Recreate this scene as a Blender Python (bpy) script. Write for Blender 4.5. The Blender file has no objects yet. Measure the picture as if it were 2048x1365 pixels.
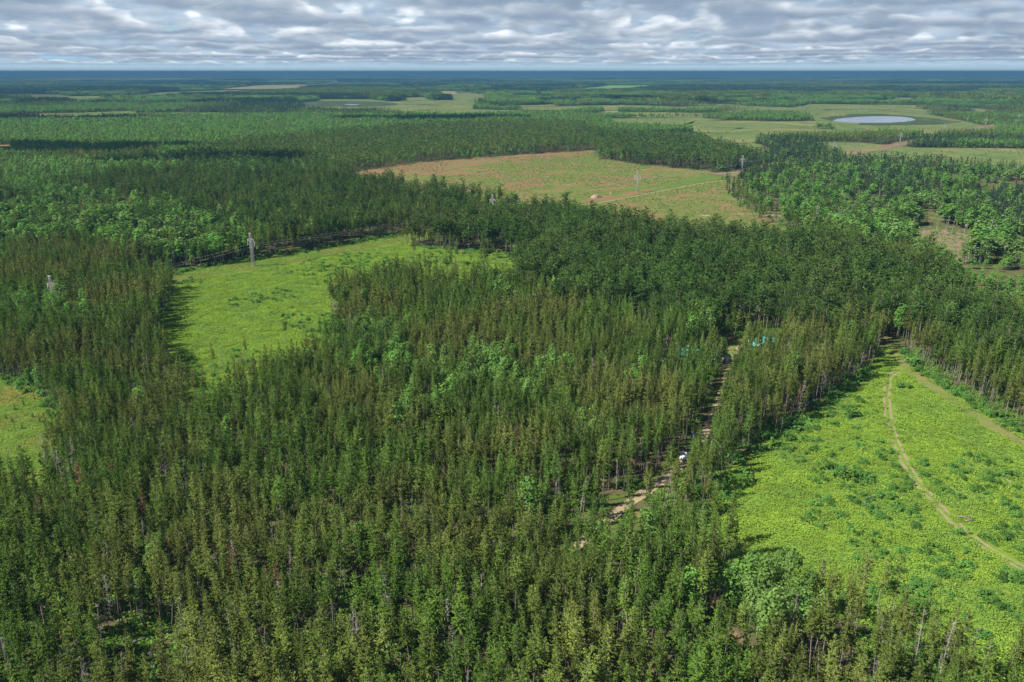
import bpy, bmesh, math, random
import numpy as np
from mathutils import Vector, Matrix

R_ = math.radians
rng = np.random.default_rng(7)
random.seed(7)
scene = bpy.context.scene
COL = scene.collection

# ------------------------------------------------------------------ camera
CAM_H, PITCH, LENS = 115.0, 18.68, 28.0
cam_d = bpy.data.cameras.new("camera")
cam_d.lens = LENS
cam_d.sensor_width = 36.0
cam_d.clip_start = 1.0
cam_d.clip_end = 200000.0
cam = bpy.data.objects.new("camera", cam_d)
cam.location = (0, 0, CAM_H)
cam.rotation_euler = (R_(90 - PITCH), 0, 0)
COL.objects.link(cam)
scene.camera = cam
# ------------------------------------------------------------------ render / exposure
scene.view_settings.view_transform = 'Standard'
scene.view_settings.look = 'None'
scene.view_settings.exposure = 0.88
scene.view_settings.gamma = 1.0
cy = scene.cycles
cy.max_bounces = 4
cy.diffuse_bounces = 2
cy.glossy_bounces = 2
cy.transmission_bounces = 2
cy.transparent_max_bounces = 4
cy.volume_bounces = 0
cy.caustics_reflective = False
cy.caustics_refractive = False
# ------------------------------------------------------------------ sun
SUN_EL, SUN_ROT = 47.0, R_(-106.0)      # from the left, a little behind the camera
sx = math.sin(SUN_ROT) * math.cos(R_(SUN_EL))
sy = math.cos(SUN_ROT) * math.cos(R_(SUN_EL))
sz = math.sin(R_(SUN_EL))
sun_d = bpy.data.lights.new("sun", 'SUN')
sun_d.energy = 5.0
sun_d.angle = R_(0.5)
sun_d.color = (1.0, 0.94, 0.84)
sun = bpy.data.objects.new("sun", sun_d)
sun.rotation_euler = Vector((sx, sy, sz)).to_track_quat('Z', 'Y').to_euler()
sun.location = (-200, -60, 300)
COL.objects.link(sun)
# ------------------------------------------------------------------ world: clear sky with a broken cloud deck
world = bpy.data.worlds.new("World")
scene.world = world
world.use_nodes = True
wt = world.node_tree
wt.nodes.clear()


class G:
    """tiny node-graph helper"""
    def __init__(s, tree): s.t = tree
    def n(s, typ, **kw):
        nd = s.t.nodes.new(typ)
        for k, v in kw.items(): setattr(nd, k, v)
        return nd
    def put(s, sock, v):
        if hasattr(v, 'is_output') or isinstance(v, bpy.types.NodeSocket): s.t.links.new(v, sock)
        else: sock.default_value = v
    def m(s, op, a, b=None, c=None, clamp=False):
        nd = s.n('ShaderNodeMath', operation=op)
        nd.use_clamp = clamp
        s.put(nd.inputs[0], a)
        if b is not None: s.put(nd.inputs[1], b)
        if c is not None: s.put(nd.inputs[2], c)
        return nd.outputs[0]
    def mix(s, f, a, b):
        nd = s.n('ShaderNodeMix', data_type='RGBA')
        s.put(nd.inputs[0], f)
        s.put(nd.inputs[6], a if not isinstance(a, tuple) else (*a, 1)[:4])
        s.put(nd.inputs[7], b if not isinstance(b, tuple) else (*b, 1)[:4])
        return nd.outputs[2]
    def ramp(s, f, lo, hi, a=0.0, b=1.0):
        nd = s.n('ShaderNodeMapRange', interpolation_type='SMOOTHSTEP')
        s.put(nd.inputs[0], f)
        for i, v in enumerate((lo, hi, a, b)): s.put(nd.inputs[i + 1], v)
        return nd.outputs[0]
    def noise(s, vec, scale, detail=3.0, rough=0.5, lac=2.0, dist=0.0):
        nd = s.n('ShaderNodeTexNoise')
        s.put(nd.inputs['Vector'], vec)
        nd.inputs['Scale'].default_value = scale
        nd.inputs['Detail'].default_value = detail
        nd.inputs['Roughness'].default_value = rough
        nd.inputs['Lacunarity'].default_value = lac
        nd.inputs['Distortion'].default_value = dist
        return nd.outputs[0]


w = G(wt)
out = w.n('ShaderNodeOutputWorld')
bg = w.n('ShaderNodeBackground')
wt.links.new(bg.outputs[0], out.inputs[0])
sky = w.n('ShaderNodeTexSky', sky_type='NISHITA')
sky.sun_disc = False
sky.sun_elevation = R_(SUN_EL)
sky.sun_rotation = SUN_ROT
sky.altitude = 100
tc = w.n('ShaderNodeTexCoord')
sep = w.n('ShaderNodeSeparateXYZ')
wt.links.new(tc.outputs['Generated'], sep.inputs[0])
dx, dy, dz = sep.outputs
s_ = w.m('MAXIMUM', dz, 0.0)
hl = w.m('SQRT', w.m('ADD', w.m('ADD', w.m('MULTIPLY', dx, dx), w.m('MULTIPLY', dy, dy)), 1e-6))
RE = 6371.0
scl = w.n('ShaderNodeVectorMath', operation='SCALE')
scl.inputs[3].default_value = 0.06
wt.links.new(sky.outputs[0], scl.inputs[0])
# pale horizon over the blue
blue = w.mix(w.ramp(s_, 0.0, 0.10), (0.22, 0.36, 0.50), scl.outputs[0])
az = w.m('ARCTAN2', dx, dy)
lv = w.m('LOGARITHM', w.m('ADD', s_, 0.012), math.e)


def vec(ka, kv, z):
    cmb = w.n('ShaderNodeCombineXYZ')
    w.put(cmb.inputs[0], w.m('MULTIPLY_ADD', az, ka, 11.3))
    w.put(cmb.inputs[1], w.m('MULTIPLY_ADD', lv, kv, 14.0))
    cmb.inputs[2].default_value = z
    return cmb.outputs[0]


# banks of cumulus one behind the other: flat grey bases, bright heaped tops
tex = w.m('SUBTRACT', w.noise(vec(16.0, 5.0, 7.1), 1.0, 5.0, 0.58), 0.5)
big = w.m('SUBTRACT', w.noise(vec(3.0, 1.1, 2.35), 1.0, 1.0, 0.5), 0.5)
col = w.mix(w.m('MULTIPLY_ADD', tex, 1.6, 0.5, clamp=True), (0.175, 0.245, 0.330), (0.36, 0.435, 0.51))
NB = 12
for k in range(NB):
    b0 = 0.0075 * 1.275 ** k
    step = b0 * 0.275
    fq = 7.0 * (0.08 / b0) ** 0.55
    nz = w.noise(vec(fq, 1.5, 3.7 * k + 0.9), 1.0, 3.5, 0.52)
    e_ = w.m('SUBTRACT', nz, 0.47)
    lump = w.m('SQRT', w.m('MULTIPLY_ADD', e_, e_, 0.0012))
    # height of this bank's tops and a slow rise and fall of its base
    h = w.m('MULTIPLY_ADD', lump, step * 11.0, step * 0.55)
    base = w.m('MULTIPLY_ADD', w.m('ADD', big, w.m('MULTIPLY', tex, 0.6)), step * 2.6, b0)
    t = w.m('DIVIDE', w.m('SUBTRACT', s_, base), h)
    br = w.ramp(w.m('ADD', t, w.m('MULTIPLY_ADD', tex, 1.1, w.m('MULTIPLY', big, -0.7))), 0.10, 1.05)
    br = w.m('MULTIPLY', br, w.ramp(lump, 0.035, 0.11, 0.38, 1.0))
    c = w.mix(br, (0.145, 0.195, 0.262), (0.72, 0.745, 0.77))
    a = w.m('MULTIPLY', w.ramp(t, -0.6, 0.4), w.ramp(t, 0.66, 1.16, 1.0, 0.0))
    a = w.m('MULTIPLY', a, w.ramp(w.m('MULTIPLY_ADD', w.m('SINE', w.m('MULTIPLY_ADD', az, 9.0 + 1.7 * k, 2.4 * k)), 0.05, lump), 0.0, 0.10, 0.15, 1.0))
    col = w.mix(a, col, c)
open_up = w.ramp(s_, 0.15, 0.30, 0.0, 0.85)      # the deck is broken overhead, where the sun comes through
col = w.mix(w.ramp(w.m('SUBTRACT', w.m('ADD', big, tex), open_up), -0.32, -0.17), blue, col)
# distant cloud fades to the pale air near the horizon
col = w.mix(w.ramp(s_, 0.0, 0.017, 0.90, 0.0), col, (0.28, 0.40, 0.475))
wt.links.new(col, bg.inputs[0])
bg.inputs[1].default_value = 1.0

# ------------------------------------------------------------------ photo pixel -> place on the ground
FPX = 2048 * LENS / 36.0
cp, sp = math.cos(R_(PITCH)), math.sin(R_(PITCH))


def at(px, py, z=0.0):
    x = (px - 1024.0) / FPX
    y = -(py - 682.5) / FPX
    dy_, dz_ = cp + y * sp, -sp + y * cp
    t = (z - CAM_H) / dz_
    return np.array((x * t, dy_ * t))


def proj(P):
    P = np.atleast_2d(P)
    zz = P[:, 2] - CAM_H
    dep = P[:, 1] * cp - zz * sp
    up = P[:, 1] * sp + zz * cp
    return 1024 + FPX * P[:, 0] / dep, 682.5 - FPX * up / dep, dep


def poly(*pts):
    return np.array([at(*p) for p in pts])


def inside(P, Q):
    x, y = P[:, 0], P[:, 1]
    res = np.zeros(len(P), bool)
    bb = (x >= Q[:, 0].min()) & (x <= Q[:, 0].max()) & (y >= Q[:, 1].min()) & (y <= Q[:, 1].max())
    ii = np.nonzero(bb)[0]
    if not len(ii): return res
    x, y = x[ii], y[ii]
    r = np.zeros(len(ii), bool)
    j = len(Q) - 1
    for i in range(len(Q)):
        xi, yi, xj, yj = Q[i, 0], Q[i, 1], Q[j, 0], Q[j, 1]
        if yi != yj:
            r ^= ((yi > y) != (yj > y)) & (x < (xj - xi) * (y - yi) / (yj - yi) + xi)
        j = i
    res[ii] = r
    return res


def near_line(P, L, wd):
    res = np.full(len(P), 1e9)
    for a, b in zip(L[:-1], L[1:]):
        ab = b - a
        t = np.clip(((P - a) @ ab) / (ab @ ab), 0, 1)
        res = np.minimum(res, np.linalg.norm(P - (a + t[:, None] * ab), axis=1))
    return res < wd


def hashn(ix, iy, seed):
    h = (ix.astype(np.int64) * 374761393 + iy.astype(np.int64) * 668265263 + seed * 982451653) & 0x7fffffff
    h = ((h ^ (h >> 13)) * 1274126177) & 0x7fffffff
    return (h & 0xffff) / 65535.0


def vnoise(P, size, seed=0):
    x, y = P[:, 0] / size, P[:, 1] / size
    ix, iy = np.floor(x), np.floor(y)
    fx, fy = x - ix, y - iy
    fx, fy = fx * fx * (3 - 2 * fx), fy * fy * (3 - 2 * fy)
    a, b = hashn(ix, iy, seed), hashn(ix + 1, iy, seed)
    c, d = hashn(ix, iy + 1, seed), hashn(ix + 1, iy + 1, seed)
    return (a * (1 - fx) + b * fx) * (1 - fy) + (c * (1 - fx) + d * fx) * fy


def fbm(P, size, seed=0, oct=3):
    v, a, s = 0, 0.5, 0
    for o in range(oct):
        v = v + a * vnoise(P, size / 2 ** o, seed + o)
        s += a
        a *= 0.5
    return v / s


# ------------------------------------------------------------------ materials
def new_mat(name):
    m = bpy.data.materials.new(name)
    m.use_nodes = True
    m.node_tree.nodes.clear()
    return m, G(m.node_tree)


def leaf_mat(name, c0, c1, trans=0.3, macro=(0.0, 0.0, 0.0), msize=60.0, var=0.7):
    """foliage: per-leaf, per-plant and slow place-to-place variation of colour"""
    m, g = new_mat(name)
    oi = g.n('ShaderNodeObjectInfo')
    ge = g.n('ShaderNodeNewGeometry')
    f = g.m('ADD', g.m('MULTIPLY', oi.outputs['Random'], 0.6), g.m('MULTIPLY', ge.outputs['Random Per Island'], 0.4))
    c = g.mix(f, c0, c1)
    if any(macro):
        nz = g.noise(oi.outputs['Location'], 1.0 / msize, 2.0)
        c = g.mix(g.ramp(nz, 0.42, 0.62), c, macro)
    hs = g.n('ShaderNodeHueSaturation')
    fr = g.m('FRACT', g.m('MULTIPLY', oi.outputs['Random'], 37.7))
    g.put(hs.inputs['Value'], g.m('MULTIPLY_ADD', fr, var, 1.0 - 0.52 * var))
    g.put(hs.inputs['Color'], c)
    df = g.n('ShaderNodeBsdfDiffuse')
    tr = g.n('ShaderNodeBsdfTranslucent')
    g.put(df.inputs[0], hs.outputs[0])
    g.put(tr.inputs[0], hs.outputs[0])
    mx = g.n('ShaderNodeMixShader')
    mx.inputs[0].default_value = trans
    g.t.links.new(df.outputs[0], mx.inputs[1])
    g.t.links.new(tr.outputs[0], mx.inputs[2])
    o = g.n('ShaderNodeOutputMaterial')
    g.t.links.new(mx.outputs[0], o.inputs[0])
    return m


def plain(name, c, rough=0.8, metal=0.0, var=0.25, scale=3.0):
    m, g = new_mat(name)
    tcx = g.n('ShaderNodeTexCoord')
    nz = g.noise(tcx.outputs['Object'], scale, 4.0, 0.6)
    col = g.mix(nz, tuple(x * (1 - var) for x in c), tuple(min(1, x * (1 + var)) for x in c))
    b = g.n('ShaderNodeBsdfPrincipled')
    g.put(b.inputs['Base Color'], col)
    b.inputs['Roughness'].default_value = rough
    b.inputs['Metallic'].default_value = metal
    o = g.n('ShaderNodeOutputMaterial')
    g.t.links.new(b.outputs[0], o.inputs[0])
    return m


def land(name, layers, base, bump=0.0, bscale=0.5):
    """ground: base colour with noise layers (colour, size in metres, lo, hi, stretch)"""
    m, g = new_mat(name)
    ge = g.n('ShaderNodeNewGeometry')
    col = g.mix(g.noise(ge.outputs['Position'], 0.9, 5.0, 0.7), tuple(c * 0.65 for c in base), tuple(c * 1.35 for c in base))
    for i, (c, size, lo, hi) in enumerate(layers):
        mp = g.n('ShaderNodeMapping')
        mp.inputs['Location'].default_value = (131.7 * i, 57.3 * i, 0)
        g.t.links.new(ge.outputs['Position'], mp.inputs[0])
        nz = g.noise(mp.outputs[0], 1.0 / size, 7.0, 0.62)
        col = g.mix(g.ramp(nz, lo, hi), col, c)
    b = g.n('ShaderNodeBsdfDiffuse')
    g.put(b.inputs[0], col)
    if bump:
        bp = g.n('ShaderNodeBump')
        bp.inputs['Distance'].default_value = bump
        g.put(bp.inputs['Height'], g.noise(ge.outputs['Position'], bscale, 6.0, 0.65))
        g.t.links.new(bp.outputs[0], b.inputs['Normal'])
    o = g.n('ShaderNodeOutputMaterial')
    g.t.links.new(b.outputs[0], o.inputs[0])
    return m


M = {}
M['jack'] = leaf_mat('jack_pine_needles', (0.150, 0.245, 0.036), (0.078, 0.165, 0.028), 0.22, (0.175, 0.215, 0.048), 45, 0.8)
M['red'] = leaf_mat('red_pine_needles', (0.094, 0.172, 0.034), (0.060, 0.130, 0.030), 0.25, (0.105, 0.165, 0.040), 60)
M['aspen'] = leaf_mat('aspen_leaves', (0.155, 0.310, 0.054), (0.100, 0.245, 0.050), 0.35, (0.145, 0.245, 0.062), 40, 0.5)
M['spruce'] = leaf_mat('spruce_needles', (0.055, 0.115, 0.050), (0.038, 0.085, 0.045), 0.22)
M['rust'] = leaf_mat('rusty_needles', (0.30, 0.165, 0.095), (0.23, 0.15, 0.095), 0.25)
M['bush'] = leaf_mat('bush_leaves', (0.13, 0.27, 0.055), (0.085, 0.215, 0.048), 0.35)
M['fern'] = leaf_mat('bracken_fronds', (0.270, 0.395, 0.054), (0.215, 0.350, 0.050), 0.32, (0.205, 0.330, 0.058), 16, 0.24)
M['grass'] = leaf_mat('grass_blades', (0.225, 0.345, 0.052), (0.165, 0.29, 0.045), 0.3, (0.26, 0.29, 0.068), 18, 0.35)
M['under'] = leaf_mat('undergrowth_leaves', (0.16, 0.30, 0.045), (0.10, 0.22, 0.04), 0.35)
M['bark'] = plain('pine_bark', (0.22, 0.19, 0.16), 0.9, 0, 0.4, 2.0)
M['pale_bark'] = plain('pale_bark', (0.38, 0.36, 0.31), 0.9, 0, 0.35, 2.0)
M['dead_wood'] = plain('dead_wood', (0.34, 0.31, 0.28), 0.9, 0, 0.3, 2.0)
M['old_log'] = plain('old_log', (0.20, 0.175, 0.15), 0.9, 0, 0.3, 2.0)
M['steel'] = plain('galvanised_steel', (0.33, 0.33, 0.32), 0.6, 0.0, 0.12, 1.0)
M['insulator'] = plain('insulator_glass', (0.70, 0.72, 0.70), 0.3)
M['wire'] = plain('aluminium_wire', (0.55, 0.55, 0.54), 0.5, 0.0)
M['pole'] = plain('weathered_pole', (0.42, 0.39, 0.35), 0.9)

M['floor'] = land('forest_floor', [((0.075, 0.115, 0.025), 9, 0.46, 0.56), ((0.20, 0.145, 0.075), 14, 0.55, 0.66), ((0.035, 0.04, 0.02), 5, 0.55, 0.62)], (0.095, 0.085, 0.045))
M['meadow'] = land('bracken_meadow', [((0.08, 0.16, 0.03), 10, 0.5, 0.62), ((0.22, 0.21, 0.05), 17, 0.56, 0.7)], (0.13, 0.21, 0.028), 0.15)
M['lawn'] = land('mown_grass', [((0.165, 0.155, 0.04), 30, 0.42, 0.60), ((0.05, 0.11, 0.02), 6, 0.52, 0.64), ((0.13, 0.11, 0.04), 3, 0.58, 0.7)], (0.085, 0.155, 0.028), 0.2)
M['row'] = land('row_grass', [((0.12, 0.145, 0.04), 20, 0.45, 0.62), ((0.06, 0.11, 0.025), 6, 0.52, 0.64), ((0.13, 0.11, 0.05), 4, 0.60, 0.7)], (0.085, 0.145, 0.032), 0.2)
M['clearcut'] = land('clearcut_slash', [((0.20, 0.13, 0.068), 45, 0.48, 0.62), ((0.075, 0.125, 0.028), 11, 0.50, 0.62), ((0.21, 0.135, 0.08), 9, 0.55, 0.66), ((0.30, 0.28, 0.23), 22, 0.64, 0.72), ((0.045, 0.08, 0.02), 4, 0.56, 0.66)], (0.125, 0.145, 0.042), 0.3, 0.3)
M['slash'] = land('brown_slash', [((0.11, 0.135, 0.04), 14, 0.46, 0.60), ((0.26, 0.175, 0.115), 4, 0.55, 0.66)], (0.195, 0.115, 0.065), 0.3)
M['sand'] = land('bare_sand', [((0.10, 0.135, 0.04), 6, 0.42, 0.58), ((0.32, 0.25, 0.18), 4, 0.6, 0.7)], (0.20, 0.145, 0.095), 0.1)
M['dirt'] = land('dirt_road', [((0.12, 0.15, 0.045), 2.5, 0.52, 0.62)], (0.30, 0.235, 0.15), 0.05)
M['track'] = land('track_soil', [((0.13, 0.20, 0.04), 2.2, 0.54, 0.66)], (0.235, 0.20, 0.11), 0.05)
M['grass_track'] = land('dry_grass_track', [((0.11, 0.165, 0.04), 5, 0.44, 0.60), ((0.20, 0.16, 0.09), 4, 0.58, 0.7)], (0.165, 0.165, 0.06), 0.1)
M['marsh'] = land('marsh_grass', [((0.085, 0.135, 0.042), 60, 0.46, 0.60), ((0.19, 0.175, 0.075), 140, 0.5, 0.66), ((0.06, 0.10, 0.035), 18, 0.54, 0.66)], (0.125, 0.155, 0.055), 0.2, 0.2)
M['reed'] = land('dark_reeds', [((0.075, 0.10, 0.04), 60, 0.5, 0.6)], (0.045, 0.07, 0.035))
M['crop'] = land('green_crop', [((0.12, 0.27, 0.06), 200, 0.5, 0.6)], (0.13, 0.26, 0.06))
M['drycrop'] = land('pale_field', [((0.16, 0.175, 0.07), 120, 0.5, 0.6)], (0.23, 0.205, 0.10))
M['cutline'] = land('cut_brush', [((0.15, 0.18, 0.06), 30, 0.5, 0.6)], (0.17, 0.12, 0.085), 0.2)


def water_mat():
    m, g = new_mat('lake_water')
    b = g.n('ShaderNodeBsdfPrincipled')
    b.inputs['Base Color'].default_value = (0.26, 0.28, 0.33, 1)
    b.inputs['Roughness'].default_value = 0.12
    b.inputs['IOR'].default_value = 1.33
    ge = g.n('ShaderNodeNewGeometry')
    bp = g.n('ShaderNodeBump')
    bp.inputs['Strength'].default_value = 0.25
    bp.inputs['Distance'].default_value = 0.3
    g.put(bp.inputs['Height'], g.noise(ge.outputs['Position'], 0.8, 3.0))
    g.t.links.new(bp.outputs[0], b.inputs['Normal'])
    o = g.n('ShaderNodeOutputMaterial')
    g.t.links.new(b.outputs[0], o.inputs[0])
    return m


M['water'] = water_mat()


def far_canopy_mat():
    m, g = new_mat('far_canopy')
    ge = g.n('ShaderNodeNewGeometry')
    col = g.mix(g.ramp(g.noise(ge.outputs['Position'], 1 / 900.0, 5.0, 0.6), 0.40, 0.62), (0.016, 0.038, 0.022), (0.085, 0.150, 0.065))
    col = g.mix(g.ramp(g.noise(ge.outputs['Position'], 1 / 3500.0, 3.0, 0.6), 0.57, 0.66), col, (0.20, 0.24, 0.11))
    b = g.n('ShaderNodeBsdfDiffuse')
    g.put(b.inputs[0], col)
    o = g.n('ShaderNodeOutputMaterial')
    g.t.links.new(b.outputs[0], o.inputs[0])
    return m


M['far'] = far_canopy_mat()


# ------------------------------------------------------------------ mesh helpers
def mesh(name, V, F, mats, mi=None, smooth=False):
    me = bpy.data.meshes.new(name)
    V = np.asarray(V, np.float32)
    me.vertices.add(len(V))
    me.vertices.foreach_set('co', V.ravel())
    tot = np.array([len(f) for f in F], np.int32)
    me.loops.add(int(tot.sum()))
    me.polygons.add(len(F))
    st = np.zeros(len(F), np.int32)
    st[1:] = np.cumsum(tot)[:-1]
    me.loops.foreach_set('vertex_index', np.fromiter((i for f in F for i in f), np.int32))
    me.polygons.foreach_set('loop_start', st)
    me.polygons.foreach_set('loop_total', tot)
    for m in (mats if isinstance(mats, (list, tuple)) else [mats]): me.materials.append(m)
    if mi is not None: me.polygons.foreach_set('material_index', np.asarray(mi, np.int32))
    if smooth: me.polygons.foreach_set('use_smooth', np.ones(len(F), bool))
    me.update(calc_edges=True)
    me.validate()
    return me


def link(name, data, parent=None, **props):
    o = bpy.data.objects.new(name, data)
    COL.objects.link(o)
    if parent: o.parent = parent
    for k, v in props.items(): o[k] = v
    return o


class MB:
    """collects simple solids into one mesh"""
    def __init__(s): s.v, s.f, s.mi = [], [], []
    def add(s, V, F, m=0):
        n = len(s.v)
        s.v += [tuple(p) for p in V]
        s.f += [tuple(i + n for i in f) for f in F]
        s.mi += [m] * len(F)
        return s
    def tube(s, pts, rad, sides=5, m=0, cap=True):
        pts = [Vector(p) for p in pts]
        V, F = [], []
        for i, p in enumerate(pts):
            d = (pts[min(i + 1, len(pts) - 1)] - pts[max(i - 1, 0)]).normalized()
            a = d.orthogonal().normalized()
            b = d.cross(a)
            r = rad[i] if isinstance(rad, (list, tuple)) else rad
            for k in range(sides):
                an = 2 * math.pi * k / sides
                V.append(p + a * (r * math.cos(an)) + b * (r * math.sin(an)))
        for i in range(len(pts) - 1):
            for k in range(sides):
                k2 = (k + 1) % sides
                F.append((i * sides + k, i * sides + k2, (i + 1) * sides + k2, (i + 1) * sides + k))
        if cap:
            F.append(tuple(range(sides))[::-1])
            F.append(tuple((len(pts) - 1) * sides + k for k in range(sides)))
        return s.add(V, F, m)
    def box(s, lo, hi, m=0):
        x0, y0, z0 = lo
        x1, y1, z1 = hi
        V = [(x0, y0, z0), (x1, y0, z0), (x1, y1, z0), (x0, y1, z0), (x0, y0, z1), (x1, y0, z1), (x1, y1, z1), (x0, y1, z1)]
        return s.add(V, [(0, 3, 2, 1), (4, 5, 6, 7), (0, 1, 5, 4), (1, 2, 6, 5), (2, 3, 7, 6), (3, 0, 4, 7)], m)
    def prism(s, prof, y0, y1, m=0):
        n = len(prof)
        V = [(x, y0, z) for x, z in prof] + [(x, y1, z) for x, z in prof]
        F = [tuple(range(n)), tuple(range(2 * n - 1, n - 1, -1))]
        F += [(i, i + n, (i + 1) % n + n, (i + 1) % n) for i in range(n)]
        return s.add(V, F, m)
    def tris(s, T, m=0):
        n = len(s.v)
        s.v += [tuple(p) for p in T.reshape(-1, 3)]
        s.f += [(n + 3 * i, n + 3 * i + 1, n + 3 * i + 2) for i in range(len(T))]
        s.mi += [m] * len(T)
        return s
    def mesh(s, name, mats, smooth=False): return mesh(name, s.v, s.f, mats, s.mi, smooth)


def unit(a): return a / np.maximum(np.linalg.norm(a, axis=-1, keepdims=True), 1e-9)


def tufts(r, C, D, S, k=3, wid=0.45):
    """k pointed sprays of needles at each centre C, reaching out along D"""
    C, D, S = np.repeat(C, k, 0), np.repeat(D, k, 0), np.repeat(S, k)
    n = len(C)
    d = unit(D + r.normal(0, 0.55, (n, 3)))
    a = unit(np.cross(d, np.array((0, 0, 1.0)) + r.normal(0, 0.45, (n, 3))))
    s = (S * r.uniform(0.7, 1.3, n))[:, None]
    return np.stack([C - d * s * 0.35 + a * s * wid, C - d * s * 0.35 - a * s * wid, C + d * s * 0.95], 1)


def leaves(r, C, N, S):
    """rhombic leaf sprays, two triangles each"""
    n = len(C)
    nn = unit(N + np.array((0, 0, 0.4)) + r.normal(0, 0.5, (n, 3)))
    a = unit(np.cross(nn, r.normal(0, 1, (n, 3))))
    b = np.cross(nn, a)
    s = (S * r.uniform(0.6, 1.3, n))[:, None]
    p0, p1, p2, p3 = C - a * s * 0.6, C + b * s * 0.4, C + a * s * 0.6, C - b * s * 0.4
    return np.concatenate([np.stack([p0, p1, p2], 1), np.stack([p0, p2, p3], 1)])


def conifer(seed, H, z0, Rm, prof, gap, nb, size, per, k, droop=0.1, ragged=0.3, wid=0.45):
    """crown triangles + branch list of a whorled conifer"""
    r = np.random.default_rng(seed)
    C, D, S, br = [], [], [], []
    z = z0
    lop = r.uniform(0, 6.28)
    while z < H - 0.15:
        t = (z - z0) / (H - z0)
        for b in range(max(2, int(round(nb * (1 - 0.45 * t) + r.uniform(-1, 1))))):
            a = r.uniform(0, 6.283)
            L = Rm * prof(t) * (1 + ragged * r.normal()) * (1 + 0.22 * math.cos(a - lop))
            if L < 0.1: L = 0.1
            if r.random() < 0.10: continue
            up = -droop + 0.55 * t + r.normal(0, 0.12)
            dv = np.array((math.cos(a), math.sin(a), up))
            zz = z + r.uniform(-0.3, 0.3) * gap
            br.append(((0, 0, zz), dv * L * 0.85 + (0, 0, zz)))
            m = max(1, int(round(per * max(0.35, L / Rm))))
            for q in range(m):
                f = (q + 1) / m
                C.append(dv * L * f * r.uniform(0.85, 1.05) + (0, 0, zz) + r.normal(0, 0.10 * size, 3))
                D.append(dv + np.array((0, 0, 0.35)))
                S.append(size * (1.05 - 0.3 * t))
        z += gap * r.uniform(0.75, 1.25)
    for q in range(3):
        C.append((0, 0, H - 0.15 - 0.3 * q)); D.append((0, 0, 1)); S.append(size * 0.8)
    return tufts(r, np.array(C), unit(np.array(D)), np.array(S), k, wid), br


def trunk_mb(seed, H, r0, sides=5, lean=0.25, mb=None, m=0, top=0.97):
    r = np.random.default_rng(seed + 999)
    mb = mb or MB()
    pts, rad = [], []
    o = r.normal(0, lean, 2)
    for i in range(5):
        t = i / 4
        pts.append((o[0] * math.sin(t * 3.1), o[1] * math.sin(t * 3.1), -0.3 + (H * top + 0.3) * t))
        rad.append(r0 * (1 - 0.93 * t) + 0.012)
    return mb.tube(pts, rad, sides, m)


jack_prof = lambda t: (0.55 + 0.45 * min(1, t / 0.22)) * (1 - t) ** 0.62
red_prof = lambda t: math.sqrt(max(0.02, 1 - (abs(t - 0.38) / 0.66) ** 2.2))
spruce_prof = lambda t: (1 - t) ** 0.9 * (0.75 + 0.25 * min(1, t / 0.1))


def conifer_proto(kind, seed, lod):
    r = np.random.default_rng(seed)
    if kind == 'jack':
        H, cb, Rm = 17.5 + r.uniform(-1.5, 1.5), r.uniform(0.40, 0.62), r.uniform(1.15, 1.75)
        P = dict(prof=jack_prof, droop=0.0, ragged=0.30)
        lods = [(0.44, 8.0, 0.30, 5.2, 3), (0.70, 6.6, 0.50, 4.0, 3), (1.7, 4.2, 1.10, 1.8, 2)]
        r0 = 0.125
    elif kind == 'red':
        H, cb, Rm = 19.0 + r.uniform(-1.2, 1.2), r.uniform(0.46, 0.58), r.uniform(1.9, 2.4)
        P = dict(prof=red_prof, droop=0.05, ragged=0.18)
        lods = [(0.50, 7.0, 0.42, 4.4, 3), (0.72, 6.0, 0.66, 3.4, 3), (1.6, 4.2, 1.25, 1.9, 2)]
        r0 = 0.15
    else:
        H, cb, Rm = 15.0 + r.uniform(-2, 2), 0.10, r.uniform(1.7, 2.2)
        P = dict(prof=spruce_prof, droop=0.25, ragged=0.14)
        lods = [(0.5, 6.5, 0.46, 3.4, 3), (0.8, 5.2, 0.8, 2.4, 3), (1.8, 3.6, 1.4, 1.5, 2)]
        r0 = 0.13
    gap, nb, size, per, k = lods[lod]
    T, br = conifer(seed, H, H * cb, Rm, gap=gap, nb=nb, size=size, per=per, k=k, **P)
    tm = trunk_mb(seed, H, r0, 6 if lod == 0 else (4 if lod == 1 else 3))
    if lod == 0:
        for (a, b) in br[::5]: tm.tube([a, b], [0.025, 0.01], 3, cap=False)
    if lod <= 1 and kind != 'spruce':            # dead stubs under the living crown
        for q in range(9 if lod == 0 else 4):
            z = r.uniform(H * 0.15, H * cb)
            a = r.uniform(0, 6.28)
            L = r.uniform(0.4, 1.4)
            tm.tube([(0, 0, z), (L * math.cos(a), L * math.sin(a), z + r.uniform(-0.2, 0.3))], [0.03, 0.01], 3, cap=False)
    return T, tm


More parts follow.
